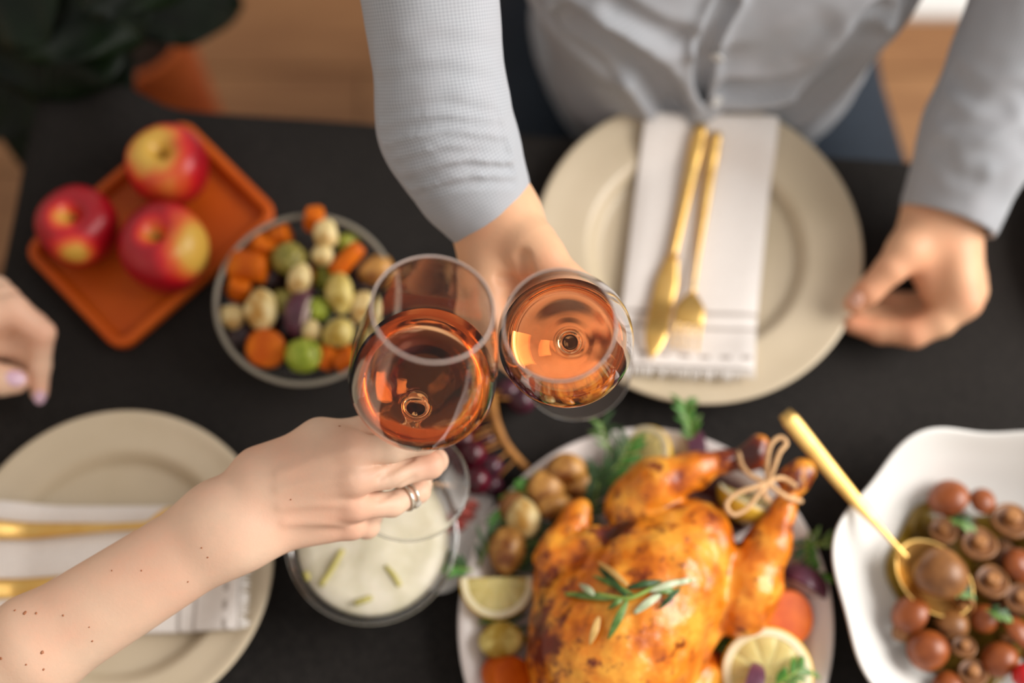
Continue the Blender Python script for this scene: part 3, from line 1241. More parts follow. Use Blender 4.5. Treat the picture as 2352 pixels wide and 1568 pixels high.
def sprig(name, label, cat, P, nl, ll, lw, mats, seed, stem_r=0.0011, stem_mat='stem_green', spread=0.8, start=0.1, lift=0.3):
    rr = random.Random(seed)
    C = catmull(P, 8)
    root = thing(name, label, cat, C[0])
    V, F = tube(C, [stem_r * (1 - 0.5 * i / len(C)) for i in range(len(C))], 6)
    put('stem', V, F, MAT[stem_mat], root)
    for k in range(nl):
        t = start + (1 - start) * (k + 0.5) / nl
        i = min(len(C) - 2, int(t * (len(C) - 1)))
        b = C[i]
        d = unit(C[i + 1] - C[i])
        sd = unit(np.cross(d, (0, 0, 1))) * (1 if k % 2 else -1)
        dr = unit(d * rr.uniform(0.5, 1.0) + sd * spread * rr.uniform(0.6, 1.2) + np.array([0, 0, rr.uniform(-0.15, lift)]))
        L = ll * rr.uniform(0.7, 1.15)
        e = b + dr * L
        mid = b + dr * L * 0.5 + np.array([0, 0, L * 0.06])
        blade_leaf([b, mid, e], lw * rr.uniform(0.8, 1.2), mats[k % len(mats)], root)
    return root


# ------------------------------------------------------------------ glass bowl of roast vegetables
def glassbowl(label, c, R, h, foot, th=0.0028, rim='rim_glint'):
    prof = [(0.0, 0.0015), (foot * 0.85, 0.0), (foot, 0.0008), (foot + (R - foot) * 0.55, h * 0.28), (R * 0.955, h * 0.68), (R, h), (R - th * 0.4, h + th * 0.45), (R - th, h),
            (R * 0.955 - th, h * 0.68), (foot + (R - foot) * 0.55 - th, h * 0.28 + th * 0.6), (foot * 0.8, th * 1.4), (0.0, th * 1.3)]
    V, F = lathe(catmull(prof, 4), 72, None, c)
    o = tag(put('glass_bowl', V, F, MAT['glass']), label, 'bowl')
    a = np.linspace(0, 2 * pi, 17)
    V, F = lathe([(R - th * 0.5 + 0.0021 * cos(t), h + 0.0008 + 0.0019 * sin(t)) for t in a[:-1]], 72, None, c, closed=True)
    put('rim', V, F, MAT[rim], o)  # added ring; its default material has the caught light painted in
    return o


vb = T(703, 690, TZ + 0.045)
vb[2] = TZ + 0.001
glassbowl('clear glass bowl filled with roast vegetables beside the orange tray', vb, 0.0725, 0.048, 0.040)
VZ = TZ + 0.045
mm = 0.000345


def vp(px, py, dz=0.0):
    return T(px, py, VZ + dz)


GR = None
carrot('rounded carrot chunk perched on the far rim of the vegetable bowl', GR, vp(722, 503, 0.008), 0.0085, 0.018, (0.2, 0.3, 1), 1)
carrot('small carrot piece at the bowl rim nearest the tray corner', GR, vp(646, 540, 0.0), 0.0085, 0.014, (1, 0.2, 0.4), 2)
carrot('carrot piece below the rim carrot, touching the tray side of the vegetable bowl', GR, vp(606, 566, 0.0), 0.010, 0.013, (0.4, 0.5, 1), 3)
carrot('long carrot chunk lying flat at the tray side of the vegetable bowl', GR, vp(572, 612, 0.0), 0.0125, 0.030, (1, -0.2, 0.15), 4)
carrot('short carrot end above the pale potato at the left bowl rim', GR, vp(549, 662, -0.004), 0.0095, 0.016, (0.3, 0.4, 1), 5)
carrot('slanting carrot stick at the upper right of the vegetable bowl', GR, vp(797, 597, 0.004), 0.0075, 0.032, (0.7, 0.75, 0.2), 6)
carrot('largest carrot slab at the lower left of the vegetable bowl', GR, vp(611, 800, -0.002), 0.0165, 0.020, (0.25, -0.3, 1), 7)
carrot('carrot piece between the green sprout and the wine glass side of the bowl', GR, vp(748, 822, -0.006), 0.009, 0.018, (0.5, 1, 0.3), 8)
carrot('carrot piece at the bowl rim under the left wine glass', GR, vp(795, 826, -0.004), 0.010, 0.016, (1, 0.5, 0.4), 9)
carrot('carrot chip wedged between olive sprout and tan potato in the bowl', GR, vp(700, 640, -0.016), 0.009, 0.020, (1, 0.8, 0.3), 10)
potato('cream potato leaning on the rim carrot of the vegetable bowl', GR, vp(748, 535, 0.010), 0.010, 0.0125, 0.0095, 0.2, 1, 'potato')
potato('small cream potato just below the rim potato in the bowl', GR, vp(742, 586, 0.005), 0.009, 0.0085, 0.008, 0.6, 2, 'potato')
potato('browned potato half at the bowl rim behind the left wine glass', GR, vp(866, 620, 0.0), 0.0145, 0.0125, 0.010, 0.3, 3, 'potato_b')
potato('big pale potato at the left of the purple onion in the bowl', GR, vp(598, 712, 0.003), 0.0135, 0.0165, 0.012, 0.1, 4, 'potato')
potato('small tan potato pressed against the left rim of the vegetable bowl', GR, vp(534, 726, -0.004), 0.010, 0.0105, 0.009, 0.2, 5, 'potato')
potato('oval yellow potato right of centre in the vegetable bowl', GR, vp(781, 672, 0.004), 0.0115, 0.0165, 0.011, 0.1, 6, 'potato_y')
potato('yellow potato lying diagonally in front of the left wine glass', GR, vp(777, 765, 0.002), 0.0145, 0.0115, 0.011, 0.7, 7, 'potato_y')
potato('tan potato under the olive sprout near the middle of the bowl', GR, vp(688, 640, 0.004), 0.0095, 0.0130, 0.009, -0.2, 8, 'potato')
potato('pale potato at the right bowl rim, partly behind the glass', GR, vp(834, 706, 0.0), 0.0105, 0.0145, 0.010, -0.1, 9, 'potato')
potato('little tan potato bit beside the tip of the purple onion', GR, vp(715, 762, 0.002), 0.0075, 0.010, 0.007, 0.0, 10, 'potato')
sprout('olive brown sprout in the upper middle of the vegetable bowl', GR, vp(664, 594, 0.002), 0.0145, 1, 'sprout_o')
sprout('bright green sprout at the front rim of the vegetable bowl', GR, vp(697, 816, 0.0), 0.0150, 2, 'sprout_b')
sprout('green sprout right of the purple onion in the bowl', GR, vp(730, 712, -0.004), 0.0110, 3, 'sprout_b')
sprout('small green sprout between the slanting carrot and rim potato', GR, vp(797, 562, -0.006), 0.0100, 4, 'sprout')
sprout('yellow green sprout between the yellow potatoes in the bowl', GR, vp(752, 640, -0.016), 0.0120, 5, 'sprout')
sprout('grey green sprout left of the purple onion in the bowl', GR, vp(652, 694, -0.006), 0.0115, 6, 'sprout_o')
onion('purple onion wedge with a shiny edge in the middle of the bowl', GR, vp(689, 715, 0.004), 0.022, 1.35, 0.5, 1)
potato('dark aubergine chunk between the long carrot and olive sprout', GR, vp(618, 640, -0.012), 0.012, 0.011, 0.010, 0.3, 11, 'aubergine', 'aubergine', 'aubergine_chunk')
potato('dark aubergine chunk under the big pale potato at the left rim', GR, vp(560, 768, -0.012), 0.013, 0.010, 0.009, 0.3, 12, 'aubergine', 'aubergine', 'aubergine_chunk')
potato('dark aubergine chunk low between green sprout and yellow potato', GR, vp(742, 790, -0.018), 0.012, 0.011, 0.009, 0.8, 13, 'aubergine', 'aubergine', 'aubergine_chunk')
potato('dark aubergine chunk low under the carrot stick and browned potato', GR, vp(820, 650, -0.018), 0.012, 0.012, 0.010, 0.8, 14, 'aubergine', 'aubergine', 'aubergine_chunk')
potato('dark aubergine chunk low beneath the purple onion tip', GR, vp(660, 760, -0.018), 0.014, 0.012, 0.010, 0.2, 15, 'aubergine', 'aubergine', 'aubergine_chunk')

# ------------------------------------------------------------------ dip bowl, board, grapes, ham
db = T(855, 1240, TZ + 0.05)
db[2] = TZ + 0.001
glassbowl('clear glass bowl of cream dip below the ringed hand', db, 0.0635, 0.054, 0.024, 0.0024, 'glass')
root = thing('cream_dip', 'thick pale cream dip with green lines filling the glass bowl below the ringed hand', 'dip', db + np.array([0, 0, 0.02]))
R = []
for f_, z in ((0.55, 0.016), (0.8, 0.030), (0.93, 0.042), (0.945, 0.048), (0.9, 0.051), (0.72, 0.053), (0.5, 0.0545), (0.28, 0.0555), (0.1, 0.056)):
    q = circle(48, 0.0602 * f_, 0)
    q[:, 2] = z + 0.002 * vnoise(q, 60, 4) * (f_ < 0.9)
    R.append(q + db)
V, F = rings(R)
put('dip_body', V, F, MAT['cream'], root)
for a, b in (((786, 1262), (735, 1345)), ((885, 1300), (918, 1345)), ((815, 1385), (852, 1372)), ((700, 1315), (706, 1330))):
    A, Bp = T(*a, TZ + 0.056), T(*b, TZ + 0.0545)
    V, F = tube(catmull([A, (A + Bp) / 2 + np.array([0.001, 0, 0.0015]), Bp], 4), 0.0022, 6)
    put('dill_line', V, F, MAT['dill'], root)

bc = T(1040, 1200, TZ + 0.007)
ba = unit((T(1085, 1060, TZ) - T(1010, 1330, TZ)) * np.array([1, 1, 0]))
bb = np.array([-ba[1], ba[0], 0])
R = []
for ins, z in ((0.003, 0.0), (0.0, 0.002), (0.0, 0.0055), (0.0015, 0.007), (0.006, 0.0072)):
    q = circle(64, 0.056 - ins, 0, 0.030 - ins)
    R.append(np.array([bc[0], bc[1], TZ + 0.0012 + z]) + q[:, :1] * ba + q[:, 1:2] * bb)
V, F = rings(R)
tag(put('serving_board', V, F, MAT['white_cer'], angle=50), 'small oval white board under the grapes between dip bowl and chicken platter', 'board')
for lab, px, py, rot, s in (('dark red ham fold on the white board, outside the glass foot', 1066, 1186, 0.9, 1.0), ('pale pink ham fold seen through the left glass foot', 1003, 1190, 0.2, 1.15),
                            ('pink ham fold lowest on the white board above the dip', 985, 1220, -0.3, 1.0)):
    c = T(px, py, TZ + 0.012)
    c[2] = TZ + 0.0105
    n, m = 26, 6
    top = []
    for i in range(n):
        for j in range(m):
            u, v = i / (n - 1) - 0.5, j / (m - 1) - 0.5
            x, y = u * 0.030 * s, v * 0.013 * s * (1 - 1.6 * u * u)
            z = 0.003 * sin(u * 17 + v * 2) + 0.003 * v
            xr, yr = x * cos(rot) - y * sin(rot), x * sin(rot) + y * cos(rot)
            top.append((c[0] + xr, c[1] + yr, c[2] + 0.0012 + z))
    top = np.array(top)
    V = np.concatenate([top, top - np.array([0, 0, 0.0014])])
    F = []
    o = n * m
    for i in range(n - 1):
        for j in range(m - 1):
            a = i * m + j
            F.append((a, a + m, a + m + 1, a + 1))
            F.append((o + a, o + a + 1, o + a + m + 1, o + a + m))
    for i in range(n - 1):
        a, b = i * m, (i + 1) * m
        F += [(a, o + a, o + b, b), (a + m - 1, b + m - 1, o + b + m - 1, o + a + m - 1)]
    tag(put('ham_slice', V, F, MAT['ham']), lab, 'ham')

gz = TZ + 0.018
gr = thing('grape_bunch', 'bunch of dark red grapes on a brown twig beneath the two wine glasses', 'grapes', T(1120, 1040, TZ))
tw = catmull([T(1128, 905, gz + 0.006), T(1138, 965, gz + 0.008), T(1165, 1025, gz + 0.002), T(1212, 1078, gz - 0.004)], 6)
V, F = tube(tw, np.linspace(0.0036, 0.0032, len(tw)), 10)
put('twig', V, F, MAT['twig'], gr)
for i, (px, py, dz, r, mt) in enumerate(((1198, 920, 0.0, 0.0115, 'grape_d'), (1168, 898, 0.0, 0.0105, 'grape_d'), (1215, 885, -0.003, 0.0105, 'grape_d'), (1105, 945, -0.002, 0.011, 'grape_d'),
                                         (1085, 1042, 0.003, 0.0120, 'grape'), (1128, 1072, -0.002, 0.0105, 'grape_d'), (1093, 1103, 0.002, 0.0125, 'grape'), (1062, 1010, -0.002, 0.011, 'grape'),
                                         (1050, 1070, -0.004, 0.0115, 'grape'), (1118, 1010, -0.005, 0.0105, 'grape_d'), (1130, 1115, -0.005, 0.0095, 'grape_d'), (1020, 1040, -0.004, 0.011, 'grape'),
                                         (1075, 975, -0.004, 0.011, 'grape'), (1000, 985, -0.005, 0.011, 'grape_d'), (1035, 935, -0.005, 0.0105, 'grape_d'))):
    c = T(px, py, gz + dz)
    V, F = lump(c, r * 0.95, r * 0.95, r * 1.02, 0, i, 0.03, 1)
    put('grape', V, F, MAT[mt], gr)
    j = int(np.argmin(np.linalg.norm(tw - c, axis=1)))
    V, F = tube([c, (c + tw[j]) / 2 + np.array([0, 0, 0.004]), tw[j]], 0.0009, 5)
    put('stalk', V, F, MAT['twig'], gr)

# ------------------------------------------------------------------ chicken platter
pz = TZ + 0.026
pc = T(1483, 1424, pz)
oa = unit((T(1560, 1000, pz) - T(1420, 1860, pz)) * np.array([1, 1, 0]))
ob = np.array([-oa[1], oa[0], 0])
A_, B_ = 0.1500, 0.1415
R = []
for ins, z in ((0.055, 0.003), (0.045, 0.0), (0.040, 0.001), (0.018, 0.010), (0.003, 0.0225), (0.0005, 0.0252), (0.0, 0.0268), (0.0015, 0.0282), (0.006, 0.0275), (0.0145, 0.0235), (0.019, 0.019),
               (0.030, 0.0095), (0.042, 0.0068), (0.07, 0.0062)):
    q = circle(112, A_ - ins, 0, B_ - ins)
    R.append(np.array([pc[0], pc[1], TZ + 0.0012 + z]) + q[:, :1] * oa + q[:, 1:2] * ob)
R = list(np.array(catmull(np.array(R).reshape(len(R), -1), 3)).reshape(-1, 112, 3))
V, F = rings(R)
tag(put('serving_platter', V, F, MAT['pink_cer']), 'large pale oval platter carrying the roast chicken', 'platter')


def G(px, py, h):
    return T(px, py, TZ + h)


ch = Blob(0.006)
ch.add(G(1400, 1500, 0.056), G(1510, 1345, 0.060), 0.056, 0.049, 0.02)
ch.add(G(1450, 1425, 0.066), G(1598, 1240, 0.060), 0.042, 0.029, 0.02)
ch.add(G(1345, 1372, 0.052), G(1440, 1318, 0.054), 0.031, 0.033, 0.02)
ch.add(G(1590, 1215, 0.032), G(1690, 1165, 0.034), 0.022, 0.018, 0.012)
ch.add(G(1540, 1180, 0.036), G(1640, 1130, 0.036), 0.020, 0.014, 0.012)
ch.add(G(1350, 1480, 0.050), G(1360, 1600, 0.050), 0.041, 0.040, 0.02)
ch.add(G(1450, 1570, 0.052), G(1490, 1520, 0.054), 0.031, 0.029, 0.02)
# upper left leg
ch.chain([(G(1455, 1165, 0.054), 0.0225), (G(1505, 1112, 0.066), 0.0190), (G(1590, 1080, 0.070), 0.0125), (G(1660, 1062, 0.070), 0.0078), (G(1705, 1050, 0.070), 0.0072)], 0.008, 1)
ch.add(G(1728, 1040, 0.071), G(1742, 1024, 0.071), 0.0098, 0.0085, 0.005, 1)
ch.add(G(1716, 1062, 0.068), G(1744, 1060, 0.070), 0.0078, 0.0070, 0.005, 1)
# right leg
ch.chain([(G(1702, 1390, 0.050), 0.0245), (G(1722, 1340, 0.056), 0.0225), (G(1764, 1250, 0.064), 0.0165), (G(1798, 1175, 0.066), 0.0088), (G(1818, 1125, 0.068), 0.0078)], 0.008, 2)
ch.add(G(1830, 1106, 0.069), G(1846, 1080, 0.070), 0.0098, 0.0090, 0.005, 2)
ch.add(G(1808, 1100, 0.070), G(1822, 1082, 0.072), 0.0075, 0.0070, 0.005, 2)
# left wing: shoulder, elbow, folded tip
ch.chain([(G(1272, 1330, 0.052), 0.017), (G(1278, 1270, 0.058), 0.0135), (G(1322, 1190, 0.058), 0.0105), (G(1332, 1168, 0.058), 0.008)], 0.006, 3)
ch.chain([(G(1262, 1290, 0.056), 0.013), (G(1310, 1262, 0.064), 0.0105), (G(1372, 1238, 0.070), 0.0085), (G(1400, 1230, 0.071), 0.006)], 0.006, 4)
# right wing along the near flank
ch.chain([(G(1648, 1428, 0.050), 0.0085), (G(1600, 1505, 0.054), 0.0078), (G(1545, 1582, 0.054), 0.0095)], 0.005, 5)
ch.chain([(G(1625, 1440, 0.060), 0.0045), (G(1560, 1520, 0.066), 0.0042), (G(1515, 1590, 0.066), 0.006)], 0.004, 7)
ch.chain([(G(1612, 1560, 0.040), 0.015), (G(1560, 1640, 0.044), 0.018)], 0.005, 6)
ch.margin = 0.004
ch.disp = lambda P: 0.0016 * vnoise(P, 70, 5) + 0.0009 * vnoise(P, 190, 6)
V, F = ch.mesh(0.0022)
V = relax(V, F, 1, 0.4)


def near(V, p, r):
    return np.exp(-((V - np.asarray(p)) ** 2).sum(1) / (r * r))


char_shade = np.zeros(len(V))
for p, r, a in ((G(1285, 1465, 0.08), 0.018, 0.75), (G(1330, 1500, 0.09), 0.014, 0.6), (G(1262, 1500, 0.07), 0.016, 0.8), (G(1400, 1508, 0.10), 0.010, 0.75), (G(1280, 1545, 0.08), 0.013, 0.6), (G(1330, 1540, 0.09), 0.008, 0.6), (G(1705, 1060, 0.075), 0.02, 0.75),
                (G(1728, 1036, 0.08), 0.014, 0.7), (G(1838, 1100, 0.08), 0.015, 0.7), (G(1400, 1190, 0.08), 0.02, 0.3), (G(1440, 1205, 0.08), 0.012, 0.7), (G(1415, 1235, 0.08), 0.012, 0.8),
                (G(1235, 1400, 0.06), 0.03, 0.5), (G(1700, 1230, 0.055), 0.015, 0.5), (G(1560, 1195, 0.07), 0.02, 0.25), (G(1270, 1290, 0.07), 0.02, 0.3), (G(1420, 1330, 0.12), 0.014, 0.5), (G(1680, 1165, 0.045), 0.026, 1.5), (G(1620, 1140, 0.045), 0.018, 1.2), (G(1640, 1195, 0.04), 0.016, 1.2), (G(1290, 1262, 0.045), 0.012, 0.9), (G(1690, 1300, 0.045), 0.016, 0.9)):  # low spots paint shade into the gaps between legs, wing and body
    char_shade += a * near(V, p, r)
chick = thing('roast_chicken', 'golden roast chicken with tied legs and charred neck end on the oval platter', 'chicken', pc * np.array([1, 1, 0]) + np.array([0, 0, TZ + 0.008]))
put('roast_body', V, F, MAT['roast'], chick, attrs={'char_shade': char_shade})
tn = thing('twine', None, None, G(1760, 1110, 0.07))
tn.parent = chick
tn.location = Vector(G(1760, 1110, 0.07)) - chick.location
bpy.context.view_layer.update()


def twine(pts, r=0.0019):
    V, F = tube(catmull(pts, 7), r, 8)
    return put('twine', V, F, MAT['twine'], chick)


bpy.data.objects.remove(tn)
K = G(1763, 1108, 0.088)
twine([K, G(1775, 1080, 0.094), G(1790, 1040, 0.099), G(1806, 1018, 0.099), G(1792, 1004, 0.099), G(1770, 1022, 0.098), G(1762, 1065, 0.094), K])
twine([K, G(1730, 1120, 0.092), G(1688, 1135, 0.093), G(1668, 1160, 0.092), G(1685, 1182, 0.091), G(1718, 1165, 0.091), G(1745, 1130, 0.091), K])
twine([K, G(1728, 1094, 0.087), G(1705, 1070, 0.0835), G(1697, 1042, 0.076), G(1700, 1032, 0.068)])
twine([K, G(1790, 1130, 0.086), G(1815, 1145, 0.081), G(1838, 1150, 0.074), G(1836, 1150, 0.064)])
twine([K, G(1785, 1098, 0.085), G(1803, 1100, 0.081), G(1830, 1118, 0.080)])
twine([K, G(1755, 1135, 0.084), G(1768, 1150, 0.078)])
V, F = lump(K, 0.004, 0.004, 0.003, 0, 1, 0.2, 2)
put('knot', V, F, MAT['twine'], chick)

# rosemary on the breast
def on_ch(px, py, lift=0.0015):
    p = ch.hit(px, py, 0.9, 1.3)
    if p is None:
        p = G(px, py, 0.08)
    return p + np.array([0, 0, lift])


ros = thing('rosemary_sprig', 'green rosemary sprig lying across the chicken breast', 'rosemary', on_ch(1440, 1370, 0))
P = [on_ch(1300, 1365), on_ch(1370, 1366, 0.003), on_ch(1440, 1376, 0.004), on_ch(1510, 1348, 0.004), on_ch(1585, 1335, 0.003)]
V, F = tube(catmull(P, 6), 0.0016, 7)
put('stem', V, F, MAT['stem_green'], ros)
for (a, b, w, mt) in (((1365, 1368), (1330, 1342), 0.0050, 'rosemary_pale'), ((1490, 1360), (1574, 1332), 0.0050, 'rosemary_pale'), ((1455, 1410), (1520, 1362), 0.0056, 'rosemary_pale'),
                      ((1440, 1380), (1396, 1468), 0.0056, 'rosemary'), ((1420, 1376), (1300, 1366), 0.0058, 'rosemary'), ((1460, 1372), (1360, 1322), 0.0040, 'rosemary'),
                      ((1440, 1375), (1372, 1300), 0.0050, 'herb_dark'), ((1440, 1352), (1520, 1335), 0.0050, 'herb_dark'), ((1500, 1356), (1560, 1362), 0.0050, 'rosemary'),
                      ((1560, 1352), (1512, 1400), 0.0040, 'herb_dark'), ((1540, 1345), (1600, 1330), 0.0042, 'rosemary_pale'), ((1440, 1345), (1372, 1290), 0.0044, 'dry_needle'),
                      ((1375, 1418), (1354, 1482), 0.0054, 'dry_needle'), ((1430, 1376), (1396, 1400), 0.004, 'rosemary')):
    A, Bp = on_ch(*a, 0.004), on_ch(*b, 0.002)
    blade_leaf([A, (A + Bp) / 2 + np.array([0, 0, 0.0035]), Bp], w, mt, ros, th=0.0012)

# things round the chicken
fz = 0.030
lemon('lemon wedge with a straight cut edge, left of the chicken beside the platter rim', G(1142, 1334, 0.040), 0.0285, (0.12, -0.12, 1), clip_=(G(1142, 1326, 0.040), (-0.03, 1, 0)))
lemon('lemon half with cut face up, below the right drumstick near the platter rim', G(1762, 1546, 0.046), 0.034, (-0.05, -0.1, 1))
lemon('lemon wedge standing behind the left drumstick at the far platter rim', G(1470, 1046, 0.036), 0.026, (-0.55, 0.2, 0.8))
lemon('lemon half stuffed between the tied drumsticks of the chicken', G(1716, 1140, 0.050), 0.024, (0.35, 0.75, 0.45))
potato('browned potato topmost beside the left drumstick, by the far platter rim', GR, G(1300, 1080, 0.036), 0.0165, 0.0130, 0.013, 0.3, 21, 'potato_b')
potato('browned potato under the topmost one, by the wing tip', GR, G(1252, 1120, 0.036), 0.0145, 0.0145, 0.012, 0.9, 22, 'potato_b')
potato('small browned potato between wing tip and upper potatoes', GR, G(1270, 1160, 0.036), 0.0140, 0.0105, 0.011, 0.3, 23, 'potato_b')
potato('long tan potato at the platter rim, left of the chicken wing', GR, G(1205, 1190, 0.036), 0.0135, 0.0175, 0.012, 0.2, 24, 'potato')
potato('dark browned potato end behind the long tan potato at the rim', GR, G(1182, 1165, 0.030), 0.0125, 0.0145, 0.010, 0.2, 29, 'cap_b')
potato('big pale browned potato above the left lemon half', GR, G(1166, 1262, 0.036), 0.0150, 0.0200, 0.014, -0.2, 25, 'potato_b')
potato('golden potato below the left lemon half on the platter', GR, G(1152, 1468, 0.034), 0.0185, 0.0140, 0.013, 0.1, 26, 'potato_y')
potato('potato tucked in the gap behind the wing fold', GR, G(1330, 1110, 0.030), 0.0125, 0.0120, 0.010, 0.3, 27, 'potato_b')
carrot('sweet potato slice below the golden potato at the platter edge', GR, G(1164, 1552, 0.032), 0.0165, 0.022, (0.5, -0.2, 1), 31, 'sweet', 'sweet_potato_slice', 'sweet potato')
carrot('large round sweet potato slice right of the near drumstick', GR, G(1806, 1420, 0.030), 0.0215, 0.016, (0.3, -0.1, 1), 32, 'sweet', 'sweet_potato_slice', 'sweet potato')
carrot('sweet potato slice beneath the chicken flank, left of the near lemon', GR, G(1630, 1530, 0.026), 0.0150, 0.020, (0.8, 0.6, 0.5), 33, 'sweet', 'sweet_potato_slice', 'sweet potato')
onion('red onion wedge at the platter rim above the round sweet potato', GR, G(1848, 1336, 0.030), 0.022, -0.5, 0.35, 5)
onion('dark red onion wedge at the far rim behind the left drumstick', GR, G(1598, 1034, 0.028), 0.021, 0.05, 0.2, 6)
onion('dark red onion wedge lying on the near lemon half', GR, G(1730, 1572, 0.058), 0.019, -0.3, 0.2, 7)
sprig('herb_sprig', 'feathery green herb sprig sticking out beyond the far platter rim', 'herb', [G(1592, 1022, 0.032), G(1586, 985, 0.037), G(1576, 950, 0.040), G(1572, 925, 0.040)], 18, 0.013, 0.0034, ['herb', 'herb', 'rosemary'], 3, lift=0.5)
sprig('herb_sprig', 'green herb sprig poking over the platter rim beside the left lemon', 'herb', [G(1085, 1310, 0.036), G(1060, 1305, 0.038), G(1040, 1300, 0.038), G(1022, 1292, 0.036)], 14, 0.013, 0.0046, ['herb', 'herb_dark'], 4, lift=0.5)
sprig('rosemary_sprig', 'thin rosemary sprig bridging platter rim and white mushroom bowl', 'rosemary', [G(1850, 1262, 0.030), G(1878, 1250, 0.034), G(1905, 1240, 0.034), G(1932, 1230, 0.030)], 6, 0.016, 0.0034, ['rosemary'], 5, 0.0014)
sprig('rosemary_sprig', 'dark rosemary sprig in the platter between potatoes and left drumstick', 'rosemary', [G(1350, 1150, 0.030), G(1385, 1105, 0.036), G(1425, 1060, 0.038), G(1450, 1010, 0.036)], 22, 0.020, 0.0040, ['herb_dark', 'herb'], 6)
sprig('rosemary_sprig', 'rosemary sprig along the platter rim beside the pale browned potato', 'rosemary', [G(1100, 1300, 0.030), G(1125, 1240, 0.034), G(1160, 1215, 0.030), G(1230, 1235, 0.030)], 20, 0.018, 0.0040, ['herb_dark', 'rosemary'], 7)
sprig('rosemary_sprig', 'rosemary sprig under the potatoes at the left of the chicken wing', 'rosemary', [G(1150, 1330, 0.022), G(1205, 1290, 0.026), G(1240, 1220, 0.026), G(1330, 1230, 0.028)], 24, 0.018, 0.0042, ['herb_dark'], 8)
sprig('rosemary_sprig', 'rosemary sprig inside the rim beside the near drumstick', 'rosemary', [G(1862, 1220, 0.030), G(1850, 1260, 0.032), G(1858, 1300, 0.030), G(1880, 1330, 0.030)], 16, 0.014, 0.0040, ['herb', 'herb_dark'], 9)
sprig('rosemary_sprig', 'rosemary sprig lying on the near lemon half', 'rosemary', [G(1770, 1580, 0.052), G(1810, 1555, 0.056), G(1840, 1535, 0.052), G(1850, 1530, 0.046)], 12, 0.014, 0.0042, ['herb', 'rosemary'], 10)
sprig('rosemary_sprig', 'faint rosemary tip sticking past the far rim, left of the lemon wedge', 'rosemary', [G(1400, 1040, 0.034), G(1390, 1010, 0.036), G(1384, 985, 0.038), G(1380, 968, 0.038)], 8, 0.013, 0.003, ['rosemary', 'herb_dark'], 11)
sprig('rosemary_sprig', 'rosemary sprig in the dark gap under the near drumstick', 'rosemary', [G(1600, 1480, 0.026), G(1660, 1470, 0.030), G(1720, 1455, 0.030), G(1760, 1440, 0.030)], 20, 0.018, 0.0042, ['herb_dark', 'herb'], 12)
sprig('rosemary_sprig', 'rosemary sprig under the golden potato along the left rim', 'rosemary', [G(1100, 1430, 0.024), G(1130, 1425, 0.026), G(1190, 1440, 0.026), G(1220, 1500, 0.026)], 16, 0.016, 0.004, ['herb_dark'], 13)

sprig('rosemary_sprig', 'rosemary sprig between wing tip and left drumstick of the chicken', 'rosemary', [G(1330, 1215, 0.028), G(1360, 1170, 0.034), G(1372, 1120, 0.036), G(1378, 1075, 0.036)], 22, 0.018, 0.0042, ['herb_dark'], 14)
sprig('rosemary_sprig', 'rosemary sprig behind the browned potatoes along the far left rim', 'rosemary', [G(1230, 1080, 0.034), G(1215, 1120, 0.036), G(1180, 1150, 0.034), G(1150, 1200, 0.032)], 20, 0.014, 0.0038, ['herb_dark', 'herb'], 15)

# ------------------------------------------------------------------ white scalloped bowl with mushrooms
sb = T(2288, 1340, TZ + 0.05)
R = []
for f_, z in ((0.42, 0.003), (0.46, 0.0), (0.50, 0.001), (0.74, 0.020), (0.90, 0.039), (0.975, 0.0490), (1.0, 0.0520), (0.995, 0.0540), (0.975, 0.0530), (0.93, 0.046), (0.85, 0.034), (0.70, 0.0175), (0.5, 0.0085), (0.3, 0.006)):
    q = circle(144, 1, 0)
    a = np.arctan2(q[:, 1], q[:, 0])
    sc = 1 + 0.036 * np.cos(7 * (a - 1.98)) * max(0, (f_ - 0.5) * 2)
    rr_ = 0.1205 * f_ * sc
    q = np.stack([rr_ * np.cos(a), rr_ * np.sin(a), np.full(144, z) + 0.0035 * np.cos(7 * (a - 1.98)) * max(0, (f_ - 0.6) * 2.5)], 1)
    R.append(q + np.array([sb[0], sb[1], TZ + 0.0012]))
R = list(np.array(catmull(np.array(R).reshape(len(R), -1), 3)).reshape(-1, 144, 3))
V, F = rings(R)
tag(put('scalloped_bowl', V, F, MAT['white_cer']), 'white bowl with a wavy rim full of browned mushrooms', 'bowl')
MZ = 0.034
UPc = (0, -0.3, -1)
